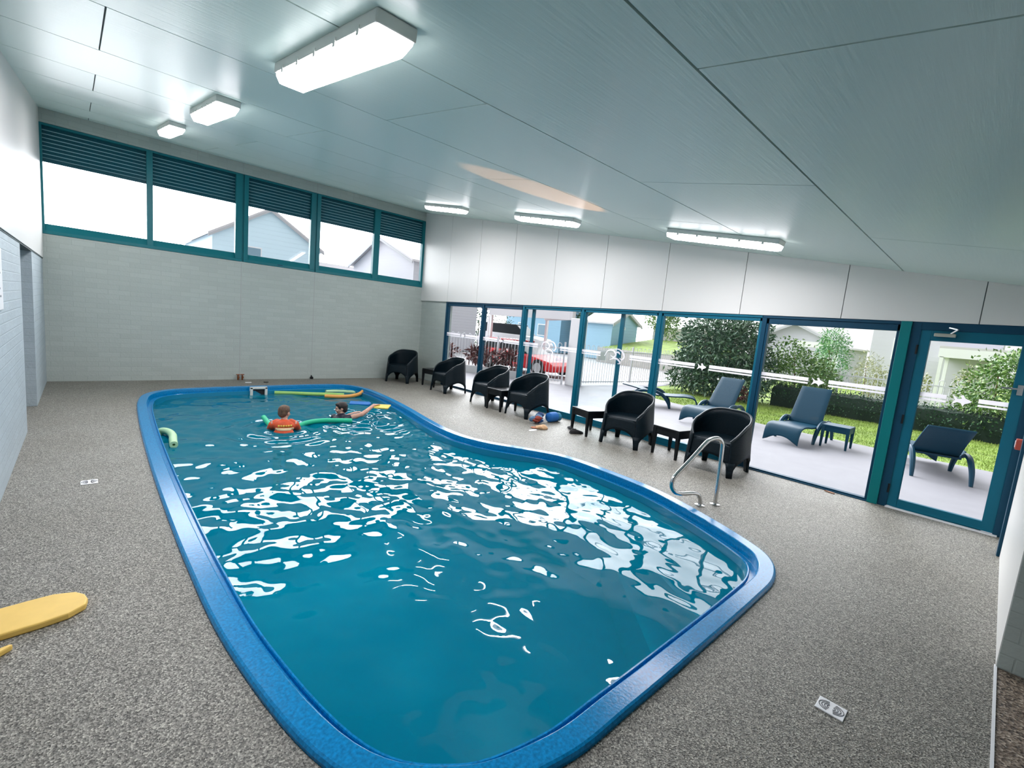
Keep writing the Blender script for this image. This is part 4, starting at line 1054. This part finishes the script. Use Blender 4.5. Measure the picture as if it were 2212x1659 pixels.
bush('feathery_shrub', (17.4, .62, GZ), [(0, 0, 1.2, .35, .32, .55)], 900, .09, .008, 'olive', 'small yellow-green feathery shrub left of the bushy shrub, through the hinged door', [(0, 0, 0, 0, 1.4, .015)], 8)
bush('round_bush', (19.0, 1.72, GZ), [(0, 0, 1.05, .28, .24, .36)], 500, .07, .016, 'olive', 'small rounded golden bush beyond the fence, left in the hinged door pane', [(0, 0, 0, 0, .9, .015)], 9)
hg = empty('clipped_hedge', (15.95, 1.6, GZ)); tag(hg, 'low dark clipped hedge along the far side of the lawn', 'hedge')
mb = MB()
P = []
for j in range(41):
    y = -4.2+7.4*j/40; P.append([(-.36+.03*math.sin(j*1.7), y, .0), (-.42, y, .30), (-.36, y, .58+.02*math.sin(j*2.3)), (0, y, .64+.02*math.cos(j*1.3)), (.36, y, .58), (.42, y, .3), (.36, y, 0)])
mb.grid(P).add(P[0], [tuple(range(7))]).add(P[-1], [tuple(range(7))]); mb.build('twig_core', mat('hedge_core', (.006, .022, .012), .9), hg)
leaf_cloud('foliage', [(-.05, -4.2+.37*k, .36, .46, .36, .34) for k in range(21)], 9000, .055, .016, LF['hedge'], hg, 10, .0, .82)
for k, (x, y, l) in enumerate(((10.45, 11.5, 'red-brown spiky plant behind the fence, right of the second mullion'), (10.05, 12.5, 'red-brown spiky plant behind the fence, centre of the second pane'), (9.65, 14.0, 'red-brown spiky plant behind the fence in the leftmost pane'))):
    e = empty('cordyline', (x, y, GZ)); tag(e, l, 'plant', 'red-brown spiky plants along the fence')
    leaf_cloud('foliage', [(0, 0, .62, .40, .45, .22)], 190, .26, .055, LF['red'], e, 20+k, .1, .1)
    for s in range(3): MB().tube([(-.1+.1*s, 0, 0), (-.12+.12*s, .03*s, .55)], [.015, .01], 6).build('stem', BARK, e)
bush('dark_tree', (21.0, 26.4, GZ), [(0, 0, 1.5, .9, 1.0, 1.4)], 1300, .16, .04, 'hedge', 'dark green bush between the white house and the carport posts', [(0, 0, 0, 0, 2, .06)], 31, 'tree')
bush('dark_tree', (23.0, 26.2, GZ), [(0, 0, 1.1, 1.0, 1.0, 1.5)], 900, .14, .04, 'hedge', 'dark green bush under the white carport beam', [(0, 0, 0, 0, 1.6, .05)], 32, 'tree')
bush('garden_tree', (27.4, 21.6, GZ), [(0, 0, 2.2, 1.0, .7, 1.9)], 2000, .2, .05, 'hedge', 'dark green tree left of the small blue outbuilding', [(0, 0, 0, 0, 2.6, .09)], 33, 'tree')
bush('garden_tree', (24.0, 13.6, GZ), [(0, 0, 3.0, .8, 1.0, .8), (0, -.5, 2.5, .6, .6, .8)], 1500, .16, .04, 'mid', 'yellow-green overhanging tree at the top right of the fourth bay', [(0, 0, 0, -.2, 2.8, .07)], 34, 'tree')

# ------------------------------------------------------------------ neighbours
WB = board_mat('white_boards', (.56, .56, .61)); BB = board_mat('blue_boards', (.22, .42, .56)); BB2 = board_mat('pale_blue_boards', (.33, .53, .68), .2)
ROOF = mat('pale_roof', (.62, .60, .62), .6); ROOFG = mat('grey_trim', (.45, .46, .48), .6); WIN = mat('house_window', (.20, .32, .40), .1)
def house(name, x0, x1, y0, y1, h, ridge, wall, label, axis='x', wins=(), eave=.25, roof=ROOF):
    """weatherboard house; ridge runs along the axis"""
    e = empty(name, ((x0+x1)/2, (y0+y1)/2, GZ)); tag(e, label, 'house'); a, b = (x1-x0)/2, (y1-y0)/2
    if axis == 'x': prof_ = [(-b, 0), (b, 0), (b, h), (0, h+ridge), (-b, h)]; MB().prism(prof_, 'x', -a, a).build('wall', wall, e)
    else: prof_ = [(-a, 0), (a, 0), (a, h), (0, h+ridge), (-a, h)]; MB().prism(prof_, 'y', -b, b).build('wall', wall, e)
    w_ = b if axis == 'x' else a; l_ = (a if axis == 'x' else b)+eave; k = ridge/w_; o = w_+eave
    for s in (-1, 1):
        sec = [(0, h+ridge+.02), (s*o, h-k*eave+.02), (s*o, h-k*eave+.12), (0, h+ridge+.12)]
        MB().prism(sec, axis, -l_, l_).build('roof', roof, e)
        MB().prism([(0, h+ridge-.10), (s*o, h-k*eave-.10), (s*o, h-k*eave+.02), (0, h+ridge+.02)], axis, -l_-.02, -l_+.03).build('barge_board', ROOFG, e)
    for (wx, wy, wz, sx, sy, sz) in wins:
        f = MB().box((wx-sx, wy-sy, wz-sz), (wx+sx, wy+sy, wz+sz)).build('window', M_WHITEP, e)
        MB().box((wx-sx-.012, wy-sy+.06 if sy > .1 else wy-sy-.012, wz-sz+.06), (wx+sx-.05 if sx > .1 else wx-sx, wy+sy-.06 if sy > .1 else wy-sy, wz+sz-.06)).build('pane', WIN, f)
    return e
house('weatherboard_house', 12.6, 17.0, 21.6, 29, 4.6, 1.4, WB, 'white weatherboard house at the left end of the glazing', 'x', ((-3.4, -2.2, 2.3, .03, .35, .4),))
house('blue_house', 26.0, 32, 22.9, 29, 3.1, 1.5, BB, 'blue weatherboard house behind the white carport beam', 'y', ((-3.0, -1.2, 1.6, .03, .5, .45), (-3.0, 1.2, 1.6, .03, .35, .45)))
house('small_outbuilding', 25.7, 28.7, 18.1, 20.3, 2.5, .75, BB2, 'small blue outbuilding with a pale roof beyond the white fence', 'y', ((-.3, -1.1, 2.2, .3, .02, .08),))
house('gabled_house', 31, 38, 6.4, 11.2, 2.25, 1.15, WB, 'white gabled house with a grey edged roof behind the shrubs', 'x', (), .35)
house('tall_white_house', 24.5, 31, .2, 4.05, 4.4, 1.2, WB, 'tall white weatherboard house behind the yellow-green shrub', 'x', ((-3.25, .9, 2.2, .03, .3, .45),))
house('gable_end_house', 4.45, 9.35, 26.0, 34, 4.75, 1.55, board_mat('sky_blue_boards', (.66, .84, .93), .22), 'pale blue gable end house seen through the high back windows', 'y', ((-.9, -4.0, 4.1, .55, .03, .3),), .2)
house('low_house', 10.0, 16.0, 30.0, 32.5, 3.4, 1.15, mat('render_white', (.8, .78, .78), .7), 'pale low roofed house right of the blue gable, through the high windows', 'x', (), .3)
vp = empty('verandah_post', (25.6, 5.45, GZ)); tag(vp, 'slim white post under the gabled house eave', 'post'); MB().box((-.06, -.06, 0), (.06, .06, 2.2)).build('shaft', M_WHITEP, vp); MB().box((-.2, -.1, 2.0), (.5, 1.6, 2.25)).build('beam', M_WHITEP, vp)
FASC = mat('fascia_white', (.55, .53, .55), .6)
cpz = empty('carport', (11.6, 9.75, GZ)); tag(cpz, 'white carport with a deep beam over the red car', 'carport')
q0, q1, dd = Vector((0, 0)), Vector((.35, 4.65)), Vector((.60, .80))*4.6
MB().prism([tuple(v) for v in (q0, q1, q1+Vector((.15, 0)), q0+Vector((.15, 0)))], 'z', 2.06, 2.36).prism([tuple(v) for v in (q0, q0+dd, q0+dd+Vector((-.1, .1)), q0+Vector((0, .15)))], 'z', 2.06, 2.36).build('beam', FASC, cpz)
MB().prism([tuple(v) for v in (q0, q1, q1+dd, q0+dd)], 'z', 2.36, 2.42).build('roof', ROOF, cpz)
for v in (q1+Vector((.07, -.1)), q0+dd+Vector((.0, -.0)), q1+dd*.5+Vector((.1, -.1))): MB().box((v.x-.05, v.y-.05, 0), (v.x+.05, v.y+.05, 2.08)).build('post', M_WHITEP, cpz)
c2 = empty('carport', (23.6, 1.1, GZ)); tag(c2, 'pale carport with posts attached to the white house, through the hinged door', 'carport')
MB().box((-1.0, -1.9, 2.0), (-.85, .65, 2.32)).box((-.85, .5, 2.0), (1.2, .65, 2.32)).build('beam', M_WHITEP, c2); MB().box((-1.0, -1.9, 2.32), (1.2, .65, 2.4)).build('roof', ROOF, c2)
for x, y in ((-.95, .55), (-.6, .42), (-.95, -1.8)): MB().box((x-.05, y-.05, 0), (x+.05, y+.05, 2.02)).build('post', M_WHITEP, c2)
# parked vehicles
RED = mat('car_red', (.55, .015, .02), .5, spec=.2); TYRE = mat('tyre', (.012, .012, .013), .8); CGL = mat('car_glass', (.012, .016, .02), .35, spec=.2)
def car(loc, rz, body, label, name, prof_lo, prof_hi, w, wheels, wr, top_m=None):
    e = empty(name, loc, rz); tag(e, label, 'car')
    MB().prism(prof_lo, 'y', -w, w).build('body', body, e, bevel=.07)
    g_ = MB().prism(prof_hi, 'y', -w*.86, w*.86).build('cabin_glass', CGL, e, bevel=.06)
    xs = [p[0] for p in prof_hi]; zt = max(p[1] for p in prof_hi); tx = [p[0] for p in prof_hi if p[1] > zt-.06]
    MB().box((min(tx)-.02, -w*.84, zt-.035), (max(tx)+.02, w*.84, zt+.03)).build('roof', top_m or body, e, bevel=.02)
    for x in wheels:
        for s in (-1, 1):
            q_ = MB().tube([(x, s*(w-.19), wr), (x, s*(w+.01), wr)], wr, 20).build('wheel', TYRE, e, smooth=True); MB().tube([(x, s*(w+.005), wr), (x, s*(w+.02), wr)], wr*.6, 14).build('hubcap', M_GALV, q_)
    for s in (-1, 1): MB().box((prof_lo[0][0]-.01, s*w*.62-.14, .62), (prof_lo[0][0]+.06, s*w*.62+.14, .74)).build('headlamp', M_WHITE, e)
    return e
car((12.6, 12.75, GZ), 1.66, RED, 'low red car parked under the white carport behind the fence', 'parked_car', [(-2.0, .20), (2.0, .20), (2.05, .5), (1.98, .74), (.9, .80), (-.7, .72), (-1.75, .54), (-2.02, .4)],
    [(-.75, .70), (1.85, .76), (1.4, 1.10), (.8, 1.16), (.2, 1.14)], .84, (-1.3, 1.25), .30)
car((19.9, 21.2, GZ), 1.9, mat('car_white', (.8, .79, .8), .25, coat=.5), 'white four-wheel drive with a black top parked beyond the carport', 'parked_car', [(-2.2, .32), (2.2, .32), (2.25, .6), (2.2, 1.25), (-1.1, 1.2), (-2.1, 1.05), (-2.25, .6)],
    [(-1.1, 1.18), (2.15, 1.2), (2.05, 1.72), (1.8, 1.78), (-.4, 1.78)], .9, (-1.4, 1.4), .38, M_DARKP)

# added spot light, no lamp there: imitates a warm reflection on the ceiling
sp = bpy.data.lights.new('added_warm_spot', 'SPOT'); sp.energy = 3000; sp.color = (1.0, .36, .14); sp.spot_size = .105; sp.spot_blend = .15; sp.shadow_soft_size = .03
so = bpy.data.objects.new('added_warm_spot', sp); COL.objects.link(so); so.location = (10.4, 3.35, .12)
so.rotation_euler = (Vector((3.75, 3.7, 3.12))-Vector(so.location)).to_track_quat('-Z', 'Y').to_euler()
